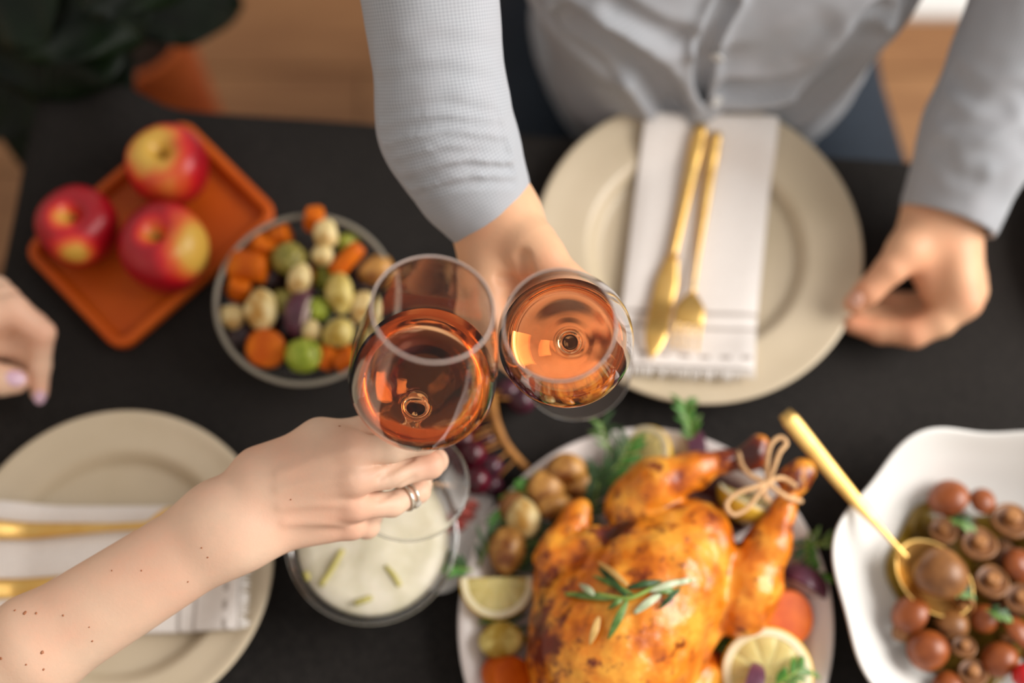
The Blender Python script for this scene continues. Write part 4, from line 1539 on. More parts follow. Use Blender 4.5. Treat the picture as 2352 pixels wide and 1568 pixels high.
ms = [
    ('red brown mushroom topmost in the white bowl', 2178, 1143, 50, (-0.4, 0.5, 0.8), 'cap_r', 0.0),
    ('small dark red mushroom right of the topmost mushroom', 2257, 1150, 34, (0.3, 0.4, 0.9), 'cap_r', 0.0),
    ('mushroom with a pale stem showing, second row at the right', 2322, 1196, 47, UPc, 'cap_b', 0.004),
    ('small mushroom with a pale stem above the spoon', 2166, 1219, 34, UPc, 'cap_b', 0.0),
    ('round mushroom with a pale stem right of the spoon mushroom', 2248, 1251, 43, UPc, 'cap_b', 0.006),
    ('red brown mushroom at the frame edge beside the pale-stemmed ones', 2338, 1296, 42, (0.5, 0.2, 0.9), 'cap_r', 0.0),
    ('stem-up mushroom in the third row, right of the spoon mushroom', 2278, 1337, 42, UPc, 'cap_b', 0.004),
    ('stem-up mushroom at the frame edge in the fourth row of the bowl', 2346, 1375, 40, (0.1, -0.2, -1), 'cap_b', 0.0),
    ('orange brown mushroom lying on its side nearest the chicken platter', 2090, 1410, 46, (-0.6, 0.3, 0.75), 'cap_r', 0.0),
    ('mushroom with stem turned up just below the spoon', 2188, 1432, 42, (0.2, 0.7, 0.5), 'cap_b', 0.0),
    ('dark red mushroom right of the mushroom below the spoon', 2262, 1420, 34, (0.0, 0.1, 1), 'cap_r', 0.0),
    ('long brown mushroom on its side at the frame edge', 2334, 1452, 42, (0.7, 0.5, 0.5), 'cap_r', 0.0),
    ('smooth orange mushroom cap low at the bowl side near the platter', 2128, 1492, 49, (-0.2, -0.1, 1), 'cap_r', 0.002),
    ('tiny stem-up mushroom right of the smooth orange cap', 2214, 1486, 28, UPc, 'cap_b', 0.0),
    ('dark brown mushroom with a pale edge in the bottom row', 2296, 1512, 44, (-0.2, 0.3, 0.9), 'cap_r', 0.0),
    ('stem-up mushroom in the bottom row beside the dark brown one', 2234, 1546, 34, UPc, 'cap_b', 0.0),
    ('small brown mushroom bit left of the smooth orange cap', 2070, 1450, 24, (-0.4, 0.2, 0.9), 'cap_b', -0.004),
    ('pale mushroom piece against the lower rim of the spoon', 2214, 1388, 27, (0.5, 0.6, -0.5), 'mstem', 0.004),
    ('mushroom cut off by the bottom of the frame under the tiny one', 2180, 1580, 40, (0.1, 0.2, 1), 'cap_r', -0.004),
    ('mushroom just outside the frame beyond the red fruit', 2390, 1520, 42, (0.2, 0.2, 1), 'cap_b', 0.0),
    ('mushroom beyond the frame edge in the third row', 2400, 1420, 42, (0.2, 0.4, 1), 'cap_r', 0.0),
    ('mushroom beyond the frame edge in the second row', 2400, 1330, 42, UPc, 'cap_b', 0.0),
    ('mushroom beyond the frame edge in the first row', 2400, 1230, 42, (0.2, 0.4, 1), 'cap_b', 0.0),
]
for i, (lab, px, py, pr_, ax, mt, dz) in enumerate(ms):
    r = pr_ * 0.000325
    mushroom(lab, 'browned mushrooms in the white bowl', G(px, py, MZ + dz), r, ax, mt, ax[2] < 0, i + 1)
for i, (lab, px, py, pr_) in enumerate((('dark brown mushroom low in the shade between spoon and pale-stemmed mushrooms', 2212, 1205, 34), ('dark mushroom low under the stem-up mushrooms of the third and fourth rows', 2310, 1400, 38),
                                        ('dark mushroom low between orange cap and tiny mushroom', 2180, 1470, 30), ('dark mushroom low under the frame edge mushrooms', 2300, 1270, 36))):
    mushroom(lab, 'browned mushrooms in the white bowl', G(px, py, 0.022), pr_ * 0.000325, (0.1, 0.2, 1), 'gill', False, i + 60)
V, F = lump(G(2352, 1552, 0.044), 0.009, 0.009, 0.009, 0, 4, 0.03, 1)
tag(put('cherry_tomato', V, F, MAT['tomato']), 'bright red cherry tomato at the corner of the mushroom bowl', 'tomato')
for lab, px, py, s in (('green thyme sprig between the upper mushrooms', 2205, 1198, 1), ('green thyme sprig beside the tiny mushroom low in the bowl', 2290, 1408, 2), ('green thyme sprig at the tip of the spoon', 2206, 1358, 3)):
    sprig('thyme_sprig', lab, 'thyme', [G(px - 26, py - 8, 0.046), G(px, py, 0.05), G(px + 26, py + 6, 0.046)], 10, 0.008, 0.0034, ['herb_dark', 'rosemary'], 30 + s, 0.0008)

cA = G(2235, 1360, 0.0112)
q = circle(72, 1, 0)
a = np.arctan2(q[:, 1], q[:, 0])
rr_ = 0.068 * (1 + 0.10 * np.sin(3 * a + 1) + 0.06 * np.sin(7 * a))
disc = lambda f_, z: np.stack([rr_ * f_ * q[:, 0], rr_ * f_ * q[:, 1], np.full(72, z) + 0.010 * np.clip(rr_ * f_ - 0.055, 0, 1) / 0.02], 1) + np.array([cA[0], cA[1], TZ])
V, F = rings([disc(1.0, 0.0088), disc(1.0, 0.0104), disc(0.94, 0.0116), disc(0.5, 0.0118)])
MAT['sauce'] = M2('oily_sauce', (92, 66, 22), (150, 122, 44), 30, 0.2)
tag(put('mushroom_sauce', V, F, MAT['sauce']), 'brown oily sauce pooled under the mushrooms in the white bowl', 'sauce')

# spoon
sp = thing('serving_spoon', 'gold serving spoon resting in the white mushroom bowl, handle toward the chicken', 'spoon', G(2030, 1210, 0.05))
hp = [G(1802, 948, 0.078), G(1860, 1020, 0.073), G(1925, 1100, 0.067), G(1975, 1160, 0.062), G(2020, 1210, 0.056), G(2062, 1258, 0.048), G(2085, 1282, 0.044)]
hp = catmull(hp, 4)
tt = np.linspace(0, 1, len(hp))
wv = [0.0150 * min(1, 0.72 + t / 0.05 * 0.28) * (1 - 0.32 * t / 0.5) if t < 0.5 else 0.0150 * (0.68 - 0.42 * min(1, (t - 0.5) / 0.22)) for t in tt]
V, F = ribbon(hp, wv, 0.0042)
put('handle', V, F, MAT['gold'], sp)
sc_ = G(2142, 1330, 0.036)
sa = unit((G(2190, 1385, 0.036) - G(2085, 1280, 0.036)) * np.array([1, 1, 0]))
sbv = np.array([-sa[1], sa[0], 0])
R = []
for f_, z in ((0.15, -0.0115), (0.5, -0.009), (0.8, -0.0045), (0.95, -0.001), (1.0, 0.0012), (0.97, 0.0018), (0.92, 0.0005), (0.78, -0.003), (0.5, -0.0072), (0.15, -0.0095)):
    q = circle(48, 0.0335 * f_, 0, 0.0245 * f_)
    R.append(sc_ + np.array([0, 0, z + 0.004]) + q[:, :1] * sa + q[:, 1:2] * sbv)
V, F = rings(R)
put('spoon_bowl', V, F, MAT['gold'], sp)
mushroom('large brown mushroom lying in the gold spoon', 'browned mushrooms in the white bowl', G(2162, 1318, 0.048), 0.0200, (-0.1, 0.12, 1), 'cap_b', False, 91)


# ------------------------------------------------------------------ wine glasses
def wine_glass(label, rim_px, base_px, d_rim, d_base, s, level_t, wine_label):
    rimp = W(*rim_px, d_rim)
    bas = W(*base_px, d_base)
    ax = unit(rimp - bas)
    L = np.linalg.norm(rimp - bas)
    k = L / 0.247
    outer = [(0.0, 0.0), (0.0405, 0.0), (0.0422, 0.0004), (0.0426, 0.0012), (0.0415, 0.0021), (0.030, 0.0032), (0.016, 0.0052), (0.008, 0.0085), (0.0048, 0.016), (0.0038, 0.032), (0.0035, 0.07), (0.0038, 0.098), (0.0052, 0.112),
             (0.0092, 0.1188), (0.018, 0.1226), (0.0302, 0.1305), (0.0390, 0.1412), (0.0434, 0.1535), (0.0445, 0.1645), (0.0436, 0.1810), (0.0409, 0.2040), (0.0374, 0.2270), (0.0345, 0.2452), (0.0342, 0.2466)]
    inner = [(0.0334, 0.2470), (0.0331, 0.2462), (0.0361, 0.2270), (0.0396, 0.2040), (0.0423, 0.1810), (0.0432, 0.1645), (0.0421, 0.1540), (0.0378, 0.1424), (0.0292, 0.1322), (0.0168, 0.1247), (0.0075, 0.1218), (0.0, 0.1210)]
    po = catmull(np.array(outer), 5)
    pi_ = catmull(np.array(inner), 5)
    po[:, 0] = np.maximum(po[:, 0], 0)
    prof = np.vstack([po, pi_])
    rz = prof[:, 0] * k * s
    M = frame(ax)
    V, F = lathe(np.stack([rz, prof[:, 1] * k], 1), 112, M, bas)
    root = thing('wine_glass', label, 'wine glass', bas)
    # separate meshes for bowl with stem and for foot would show a seam: one clear body
    put('glass_body', V, F, MAT['glass'], root)
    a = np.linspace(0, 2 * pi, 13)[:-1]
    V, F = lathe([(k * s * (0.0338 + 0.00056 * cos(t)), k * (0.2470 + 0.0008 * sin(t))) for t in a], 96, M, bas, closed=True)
    put('rim', V, F, MAT['wine_rim_glint'], root)  # ring added to carry the painted rim reflection
    lvl = (rimp + (bas - rimp) * level_t)[2]
    pin = pi_[::-1].copy()
    pin = pin[pin[:, 1] < 0.2300]
    pin[:, 0] = np.where(pin[:, 0] > 1e-4, (pin[:, 0] + 0.00025) * k * s, 0)
    pin[:, 1] = pin[:, 1] * k - 0.0002
    V, F = lathe(pin, 112, M, bas)
    bm = bmesh.new()
    vs = [bm.verts.new(Vector(v)) for v in V]
    for f in F:
        bm.faces.new([vs[i] for i in f])
    bmesh.ops.remove_doubles(bm, verts=bm.verts[:], dist=1e-6)
    g = bm.verts[:] + bm.edges[:] + bm.faces[:]
    res = bmesh.ops.bisect_plane(bm, geom=g, plane_co=(0, 0, lvl), plane_no=(0, 0, 1), clear_outer=True)
    edges = [e for e in bm.edges if e.is_boundary]
    bmesh.ops.holes_fill(bm, edges=edges, sides=0)
    bmesh.ops.recalc_face_normals(bm, faces=bm.faces[:])
    bm.verts.index_update()
    Vn = np.array([v.co[:] for v in bm.verts])
    Fn = [tuple(v.index for v in f.verts) for f in bm.faces]
    bm.free()
    o = put('rose_wine', Vn, Fn, MAT['wine'], None, angle=40)
    tag(o, wine_label, 'wine')
    return root, ax, bas, rimp


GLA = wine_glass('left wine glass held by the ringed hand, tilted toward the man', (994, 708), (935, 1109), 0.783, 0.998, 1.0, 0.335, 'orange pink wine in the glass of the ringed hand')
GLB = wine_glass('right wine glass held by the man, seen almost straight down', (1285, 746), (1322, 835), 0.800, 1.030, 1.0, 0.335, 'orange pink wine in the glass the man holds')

# ------------------------------------------------------------------ people
def finger(bl, pts, g, k=0.004):
    """pts: list of (px, py, depth, radius)."""
    bl.chain([(W(a, b, d), r) for a, b, d, r in pts], k, g)


def headblob(bl, c, f, r=1.0):
    """Head at c looking along f (horizontal-ish unit vector)."""
    c = np.asarray(c, float)
    M = frame(f)
    x, y, z = M[:, 0], M[:, 1], M[:, 2]
    up = np.cross(z, x)
    if up[2] < 0:
        up, x = -up, -x
    P = lambda a, b, e: c + x * a * r + up * b * r + z * e * r
    bl.add(P(0, 0.03, -0.03), P(0, 0.03, 0.015), 0.078 * r, 0.072 * r, 0.02)
    bl.add(P(0, -0.05, 0.03), P(0, -0.075, 0.055), 0.05 * r, 0.034 * r, 0.03)
    bl.add(P(0, 0.015, 0.083), P(0, -0.022, 0.103), 0.008 * r, 0.012 * r, 0.012)
    bl.add(P(-0.02, -0.055, 0.086), P(0.02, -0.055, 0.086), 0.007 * r, 0.007 * r, 0.008)
    bl.add(P(-0.035, 0.03, 0.078), P(0.035, 0.03, 0.078), 0.010 * r, 0.010 * r, 0.012)
    for s in (-1, 1):
        bl.add(P(s * 0.078, 0.012, -0.005), P(s * 0.076, -0.022, 0.0), 0.013 * r, 0.009 * r, 0.006, 0)
    return P


def tint_at(V, pts):
    t = np.zeros(len(V))
    for p, r, a in pts:
        t = np.maximum(t, a * near(V, p, r))
    return t


def nail(parent, bl, px, py, along, size, mat):
    p = bl.hit(px, py, 0.6, 1.5)
    if p is None:
        return
    nrm = bl.grad(p)
    d = unit(np.asarray(along) - nrm * (np.asarray(along) @ nrm))
    s = np.cross(nrm, d)
    R = []
    for f_, h in ((1.0, -0.0006), (0.97, 0.0006), (0.75, 0.0010), (0.3, 0.0012)):
        q = circle(20, size * f_, 0, size * 0.78 * f_)
        R.append(p + q[:, :1] * d + q[:, 1:2] * s + (h - 0.06 * (q[:, 1:2] / size) ** 2 * size * 4) * nrm)
    V, F = rings(R)
    put('nail', V, F, MAT[mat], parent)


def clear_of(G):
    """Flesh gives way where it presses against the stem and foot of the held glass."""
    ax, bas, rimp = G[1], G[2], G[3]
    L = np.linalg.norm(rimp - bas)

    def cut(P, res):
        v = P - bas
        h = v @ ax
        rho = np.sqrt(np.maximum((v * v).sum(1) - h * h, 0))
        stem = np.maximum(rho - 0.0043, h - 0.5 * L)
        foot = np.maximum(np.maximum(rho - 0.0432, h - 0.0060 + rho * 0.09), -h - 0.0008)
        knob = rho - 0.0043 - np.maximum(0, 0.016 - h) * 0.5
        knob = np.maximum(np.maximum(knob, h - 0.03), -h)
        return np.maximum(res, -np.minimum(np.minimum(stem, foot), knob))
    return cut


# ---------------- the woman at the left end of the table
wr = Blob(0.005)
wrist = W(512, 1214, 0.925)
elbow = W(-195, 1668, 0.935)
pn = unit(np.cross(elbow - wrist, FW))        # across the forearm in the picture plane
wr.add(wrist + pn * 0.0085, W(100, 1475, 0.925) + pn * 0.0085, 0.0200, 0.0240, 0.02)
wr.add(wrist - pn * 0.0085, W(100, 1475, 0.925) - pn * 0.0085, 0.0195, 0.0240, 0.02)
wr.add(W(60, 1500, 0.927), elbow, 0.0300, 0.0370, 0.02)
# wrist to hand
carp = W(585, 1165, 0.927)
wr.add(wrist + pn * 0.007, W(590, 1128, 0.929), 0.0195, 0.0200, 0.02)
wr.add(wrist - pn * 0.008, W(600, 1212, 0.930), 0.0190, 0.0180, 0.02)
mcp = [W(805, 1035, 0.914), W(812, 1098, 0.916), W(812, 1160, 0.927), W(806, 1204, 0.942)]
car = [W(600, 1105, 0.926), W(595, 1140, 0.926), W(598, 1180, 0.929), W(602, 1218, 0.934)]
for i, (a, b) in enumerate(zip(car, mcp)):
    wr.add(a, b, 0.0150, (0.0104, 0.0108, 0.0100, 0.0092)[i], 0.010)
# flesh of the palm under the metacarpals
wr.add(W(620, 1150, 0.944), W(790, 1080, 0.936), 0.0150, 0.0105, 0.014)
wr.add(W(620, 1205, 0.948), W(790, 1180, 0.950), 0.0150, 0.0105, 0.014)
# web and thumb base
wr.add(W(600, 1082, 0.936), W(735, 1012, 0.934), 0.0165, 0.0120, 0.014)
wr.add(W(735, 1012, 0.934), W(800, 1020, 0.924), 0.0115, 0.0100, 0.014)
finger(wr, [(735, 1005, 0.934, 0.0112), (835, 990, 0.942, 0.0098), (905, 985, 0.952, 0.0084)], 1)
finger(wr, [(805, 1035, 0.914, 0.0100), (900, 1030, 0.918, 0.0088), (975, 1012, 0.923, 0.0084), (1000, 1000, 0.940, 0.0078), (985, 990, 0.958, 0.0066)], 2)
finger(wr, [(812, 1098, 0.916, 0.0106), (905, 1090, 0.928, 0.0088), (988, 1068, 0.940, 0.0086), (1000, 1058, 0.958, 0.0080), (975, 1048, 0.978, 0.0068)], 3)
finger(wr, [(812, 1160, 0.927, 0.0100), (900, 1158, 0.944, 0.0080), (960, 1128, 0.958, 0.0078), (966, 1112, 0.976, 0.0072), (945, 1100, 0.992, 0.0060)], 4)
finger(wr, [(806, 1204, 0.942, 0.0092), (842, 1208, 0.964, 0.0082), (852, 1186, 0.984, 0.0076), (862, 1160, 0.996, 0.0064), (866, 1130, 1.000, 0.0054)], 5)
tend = []
for q in (((640, 1088), (720, 1058), (800, 1034)), ((640, 1124), (720, 1108), (800, 1098)), ((645, 1164), (720, 1158), (800, 1160)), ((655, 1200), (720, 1200), (796, 1206))):
    h = [wr.hit(a, b, 0.7, 1.2) for a, b, _ in catmull([(a, b, 0) for a, b in q], 4)]
    tend.append(np.array([p for p in h if p is not None]))


def carve(lines):
    def disp(P):
        d = np.zeros(len(P))
        for q, dep, w_ in lines:
            lo, hi = q.min(0) - 3 * w_, q.max(0) + 3 * w_
            m = ((P > lo) & (P < hi)).all(1)
            if not m.any():
                continue
            S = P[m]
            best = np.full(len(S), 1e9)
            for a, b in zip(q[:-1], q[1:]):
                ba = b - a
                t = np.clip(((S - a) @ ba) / (ba @ ba), 0, 1)
                best = np.minimum(best, ((S - a - t[:, None] * ba) ** 2).sum(1))
            d[m] += dep * np.exp(-best / w_ ** 2)
        return d
    return disp


def on_skin(bl_, pts):
    h = [bl_.hit(a, b, 0.7, 1.5) for a, b, _ in catmull([(a, b, 0) for a, b in pts], 4)]
    return np.array([p for p in h if p is not None])


wr.disp = carve([(q, -0.0011, 0.0036) for q in tend] + [(on_skin(wr, ((872, 1098), (905, 1075), (945, 1052))), 0.0030, 0.0020), (on_skin(wr, ((868, 1150), (900, 1128), (950, 1098))), 0.0016, 0.0022)])
wr.margin = 0.002
wr.cut = clear_of(GLA)
V1, F1 = wr.mesh(0.00125)
V1 = relax(V1, F1, 2, 0.35)

wb = Blob(0.008)
shR = np.array([-0.575, -0.03, 1.115])
shL = np.array([-0.64, 0.33, 1.12])
# left hand lying on the table at the left frame edge
fw = W(-150, 700, 1.105)
wb.add(fw, W(-330, 640, 1.10), 0.0255, 0.033, 0.02)
finger_pts = [
    [(-60, 728, 1.092, 0.0135), (30, 712, 1.100, 0.0120), (98, 764, 1.108, 0.0095), (92, 838, 1.122, 0.0083), (90, 902, 1.130, 0.0070)],
    [(-80, 700, 1.098, 0.0135), (10, 688, 1.108, 0.0115), (84, 748, 1.122, 0.0092), (74, 822, 1.132, 0.0080), (70, 870, 1.136, 0.0068)],
    [(-95, 672, 1.106, 0.0130), (-8, 668, 1.118, 0.0110), (50, 720, 1.132, 0.0090), (44, 790, 1.140, 0.0080), (40, 835, 1.142, 0.0066)],
]
for a, b in (((-150, 720, 1.10), (-60, 728, 1.096)), ((-150, 700, 1.105), (-80, 700, 1.102)), ((-150, 680, 1.11), (-95, 672, 1.108))):
    wb.add(W(*a), W(*b), 0.0165, 0.0135, 0.014)
wb.add(W(-90, 735, 1.110), W(10, 735, 1.112), 0.0160, 0.0125, 0.016)
for i, fp in enumerate(finger_pts):
    finger(wb, fp, i + 1)
finger(wb, [(-140, 800, 1.105, 0.0135), (-60, 856, 1.110, 0.0135), (0, 872, 1.114, 0.0122), (34, 874, 1.118, 0.0106)], 4)
wb.add(W(-150, 740, 1.105), W(-120, 800, 1.105), 0.018, 0.0135, 0.016)
wb.add(W(-70, 770, 1.126), W(66, 800, 1.130), 0.0165, 0.0105, 0.012)
V2, F2 = wb.mesh(0.002)
V2 = relax(V2, F2, 2, 0.35)

wc = Blob(0.01)
elL = np.array([-0.66, 0.45, 0.865])
wc.add(elbow, W(-60, 1580, 0.93), 0.0385, 0.034, 0.02)
wc.add(shR, elbow, 0.047, 0.0385, 0.02)
wc.add(shL, elL, 0.047, 0.0385, 0.02)
wc.add(elL, W(-300, 650, 1.10), 0.038, 0.031, 0.02)
tcx = np.array([-0.66, 0.15, 0])
wc.add(shR, shL, 0.05, 0.05, 0.03)
wc.add(tcx + np.array([-0.03, -0.06, 1.05]), tcx + np.array([-0.03, 0.06, 1.05]), 0.085, 0.085, 0.05)
wc.add(tcx + np.array([-0.06, -0.05, 0.8]), tcx + np.array([-0.06, 0.05, 0.8]), 0.085, 0.085, 0.05)
wc.add(tcx + np.array([-0.11, -0.06, 0.58]), tcx + np.array([-0.11, 0.06, 0.58]), 0.105, 0.105, 0.05)
for s in (-1, 1):
    wc.add(tcx + np.array([-0.10, s * 0.09, 0.55]), tcx + np.array([0.30, s * 0.11, 0.54]), 0.075, 0.055, 0.03)
    wc.add(tcx + np.array([0.30, s * 0.11, 0.54]), tcx + np.array([0.27, s * 0.11, 0.09]), 0.053, 0.036, 0.02)
    wc.add(tcx + np.array([0.25, s * 0.11, 0.045]), tcx + np.array([0.40, s * 0.12, 0.035]), 0.036, 0.028, 0.02)
wc.add(tcx + np.array([0.0, 0, 1.12]), tcx + np.array([0.04, 0, 1.25]), 0.05, 0.045, 0.03)
HW = headblob(wc, tcx + np.array([0.06, 0, 1.35]), unit((0.9, 0.1, -0.35)), 1.08)
V3, F3 = wc.mesh(0.0075)
Vw, Fw = joinq([(V1, F1), (V2, F2), (V3, F3)])
tw_ = tint_at(Vw, [(mcp[0], 0.016, 0.7), (mcp[1], 0.015, 0.6), (mcp[2], 0.015, 0.6), (mcp[3], 0.016, 0.6), (W(985, 1068, 0.93), 0.012, 0.45), (W(960, 1125, 0.95), 0.012, 0.4), (W(880, 1085, 0.925), 0.008, 0.4),
                   (W(95, 770, 1.10), 0.016, 0.5), (W(92, 900, 1.12), 0.014, 0.5), (W(30, 730, 1.09), 0.03, 0.35)])
woman = thing('person', 'woman at the left table end, her bare arm with a ring reaching out to toast', 'person', tcx + np.array([0, 0, 0.0]))
body_w = put('body', Vw, Fw, MAT['skin_f'], woman, attrs={'tint': tw_})
for px, py, r in ((57, 1407, 0.0020), (34, 1401, 0.0011), (83, 1408, 0.0012), (145, 1413, 0.0010), (97, 1498, 0.0018), (212, 1472, 0.0010), (100, 1537, 0.0012), (2, 1512, 0.0014), (257, 1310, 0.0008), (325, 1310, 0.0008), (477, 1280, 0.0009),
                  (463, 1258, 0.0008), (432, 1336, 0.0008), (780, 978, 0.0013), (668, 1147, 0.0008), (205, 1440, 0.0007), (60, 1526, 0.0009)):
    p = wr.hit(px, py, 0.7, 1.2)
    if p is None:
        continue
    nr = wr.grad(p)
    V, F = lump((0, 0, 0), r * 0.72, r * 0.58, 0.0003, 0.5, int(px) % 9, 0.25, 1.5, 2)
    put('mole', V @ frame(nr).T + p, F, MAT['mole'], woman)
nail(woman, wb, 91, 913, W(91, 930, 1.12) - W(91, 890, 1.12), 0.0062, 'nail_pink')
nail(woman, wb, 36, 868, W(60, 870, 1.12) - W(20, 868, 1.12), 0.0082, 'nail_pink')
# blouse, skirt-trousers and hair
bl = Blob(0.01)
bl.add(shR + np.array([0.005, 0, 0.005]), shR * 0.45 + elbow * 0.55, 0.058, 0.056, 0.02)
bl.add(shL + np.array([0.005, 0, 0.005]), shL * 0.45 + elL * 0.55, 0.058, 0.056, 0.02)
bl.add(shR, shL, 0.056, 0.056, 0.03)
bl.add(tcx + np.array([-0.03, -0.06, 1.05]), tcx + np.array([-0.03, 0.06, 1.05]), 0.098, 0.098, 0.05)
bl.add(tcx + np.array([-0.06, -0.05, 0.8]), tcx + np.array([-0.06, 0.05, 0.8]), 0.098, 0.098, 0.05)
bl.add(tcx + np.array([-0.11, -0.07, 0.62]), tcx + np.array([-0.11, 0.07, 0.62]), 0.112, 0.112, 0.05)
for s in (-1, 1):
    bl.add(tcx + np.array([-0.025, s * 0.055, 1.07]), tcx + np.array([-0.055, s * 0.045, 0.82]), 0.098, 0.092, 0.08)
    bl.add(tcx + np.array([-0.055, s * 0.045, 0.82]), tcx + np.array([-0.105, s * 0.065, 0.60]), 0.092, 0.112, 0.08)
V, F = bl.mesh(0.008)
put('blouse', V, F, MAT['blouse'], woman)
bt = Blob(0.01)
bt.add(tcx + np.array([-0.11, -0.07, 0.575]), tcx + np.array([-0.11, 0.07, 0.575]), 0.116, 0.116, 0.03)
for s in (-1, 1):
    bt.add(tcx + np.array([-0.10, s * 0.09, 0.55]), tcx + np.array([0.30, s * 0.11, 0.54]), 0.086, 0.066, 0.03)
    bt.add(tcx + np.array([0.30, s * 0.11, 0.54]), tcx + np.array([0.27, s * 0.11, 0.12]), 0.063, 0.05, 0.02)
V, F = bt.mesh(0.008)
put('trousers', V, F, MAT['navy'], woman)


def hair(P, parent, mat, long_):
    h = Blob(0.01)
    h.add(P(0, 0.055, -0.035), P(0, 0.06, 0.0), 0.082, 0.072, 0.02)
    h.add(P(-0.05, 0.0, -0.04), P(0.05, 0.0, -0.04), 0.05, 0.05, 0.02)
    if long_:
        for s in (-1, 0, 1):
            h.add(P(s * 0.05, 0.0, -0.05), P(s * 0.07, -0.17, -0.07), 0.045, 0.028, 0.02)
    V, F = h.mesh(0.006)
    put('hair', V, F, MAT[mat], parent)


def eyes(P, parent):
    for s in (-1, 1):
        V, F = lump(P(s * 0.031, 0.008, 0.068), 0.013, 0.013, 0.013, 0, 1, 0, 1, 3)
        put('eye', V, F, MAT['eye'], parent)


hair(HW, woman, 'hair_l', True)
eyes(HW, woman)

# ring on the ring finger
ra, rb_ = W(900, 1158, 0.944), W(960, 1128, 0.958)
rax = unit(rb_ - ra)
ring = thing('ring', 'silver double ring with a small stone on the toasting hand', 'ring', ra * 0.45 + rb_ * 0.55)
for t, r, w_, tilt in ((0.50, 0.0092, 0.0012, 0.0), (0.68, 0.0091, 0.0009, 0.10)):
    c = ra * (1 - t) + rb_ * t
    M = frame(rax + FW * tilt)
    prof = [(r - 0.0009, -w_), (r + 0.0002, -w_), (r + 0.0006, 0), (r + 0.0002, w_), (r - 0.0009, w_)]
    V, F = lathe(prof, 48, M, c, closed=True)
    put('band', V, F, MAT['silver'], ring)
gp = ra * 0.36 + rb_ * 0.64
gd0 = -FW * 0.75 + RT * 0.35 - UP * 0.55
gd = unit(gd0 - rax * (gd0 @ rax))
gc = gp + gd * 0.0098
V, F = lump((0, 0, 0), 0.0030, 0.0030, 0.0021, 0, 1, 0.0, 1, 1)
put('stone', V @ frame(gd).T + gc, F, MAT['gem'], ring, flat=True)
for k in range(4):
    a = k * pi / 2 + 0.6
    M = frame(gd)
    b = gc + M[:, 0] * 0.0021 * cos(a) + M[:, 1] * 0.0021 * sin(a)
    V, F = tube([b - gd * 0.002, b + gd * 0.0012], 0.00035, 6)
    put('prong', V, F, MAT['silver'], ring)

# ---------------- the man
mr = Blob(0.008)
mw = W(1128, 478, 0.992)
mel = W(950, -330, 0.925)
mr.add(mw + RT * 0.008, W(1058, 330, 0.972) + RT * 0.010, 0.0215, 0.026, 0.02)
mr.add(mw - RT * 0.008, W(1058, 330, 0.972) - RT * 0.010, 0.0215, 0.026, 0.02)
mcpm = [W(1120, 640, 0.972), W(1106, 628, 0.994), W(1098, 618, 1.015), W(1094, 600, 1.034)]
for i, b in enumerate(mcpm):
    mr.add(W(1128, 500, 0.985 + 0.012 * i), b, 0.0200, (0.0125, 0.0125, 0.012, 0.011)[i], 0.014)
mr.add(W(1150, 500, 0.985), W(1190, 590, 0.985), 0.0240, 0.0210, 0.016)
mr.add(W(1165, 520, 0.980), W(1234, 588, 0.962), 0.0215, 0.0175, 0.016)
mr.add(W(1130, 560, 0.990), W(1130, 630, 0.995), 0.0210, 0.0170, 0.016)
finger(mr, [(1222, 570, 0.964, 0.0175), (1258, 606, 0.956, 0.0135), (1334, 668, 0.950, 0.0115), (1362, 722, 0.954, 0.0105), (1358, 762, 0.960, 0.0086)], 1)
mr.add(W(1150, 600, 0.985), W(1235, 625, 0.984), 0.0150, 0.0120, 0.014)
finger(mr, [(1128, 628, 0.972, 0.0135), (1122, 710, 0.966, 0.0122), (1142, 790, 0.962, 0.0116), (1218, 838, 0.962, 0.0104), (1312, 850, 0.966, 0.0086)], 2)
finger(mr, [(1112, 622, 0.994, 0.0125), (1108, 710, 0.988, 0.0115), (1150, 785, 0.986, 0.0112), (1240, 825, 0.984, 0.0100), (1336, 822, 0.988, 0.0084)], 3)
finger(mr, [(1098, 618, 1.015, 0.0120), (1085, 710, 1.012, 0.0105), (1112, 785, 1.010, 0.0102), (1190, 840, 1.008, 0.0090), (1258, 845, 1.010, 0.0076)], 4)
finger(mr, [(1094, 600, 1.034, 0.0110), (1090, 680, 1.034, 0.0095), (1118, 745, 1.032, 0.0090), (1185, 800, 1.028, 0.0080), (1240, 812, 1.028, 0.0068)], 5)
mr.disp = carve([(on_skin(mr, ((1200, 592), (1207, 622), (1216, 650), (1240, 700))), 0.0125, 0.0040), (on_skin(mr, ((1150, 640), (1178, 645), (1200, 658))), 0.0050, 0.0032)])
mr.margin = 0.003
mr.cut = clear_of(GLB)
V1, F1 = mr.mesh(0.0015)
V1 = relax(V1, F1, 2, 0.35)

ml = Blob(0.008)
lw = W(2172, 478, 1.142)
lel = W(2425, -120, 1.055)
ml.add(lw + RT * 0.009, W(2245, 330, 1.115) + RT * 0.01, 0.0225, 0.027, 0.02)
ml.add(lw - RT * 0.009, W(2245, 330, 1.115) - RT * 0.01, 0.0225, 0.027, 0.02)
mcl = [W(2212, 690, 1.130), W(2222, 668, 1.150), W(2222, 642, 1.166), W(2215, 615, 1.180)]
for i, b in enumerate(mcl):
    ml.add(W(2175, 500, 1.140 + 0.008 * i), b, 0.0210, (0.0140, 0.0138, 0.013, 0.012)[i], 0.016)
ml.add(W(2150, 560, 1.152), W(2190, 660, 1.150), 0.022, 0.015, 0.016)
ml.add(W(2140, 510, 1.140), W(2085, 575, 1.130), 0.0225, 0.0160, 0.016)
ml.add(W(2110, 570, 1.142), W(2150, 670, 1.145), 0.0150, 0.0120, 0.014)
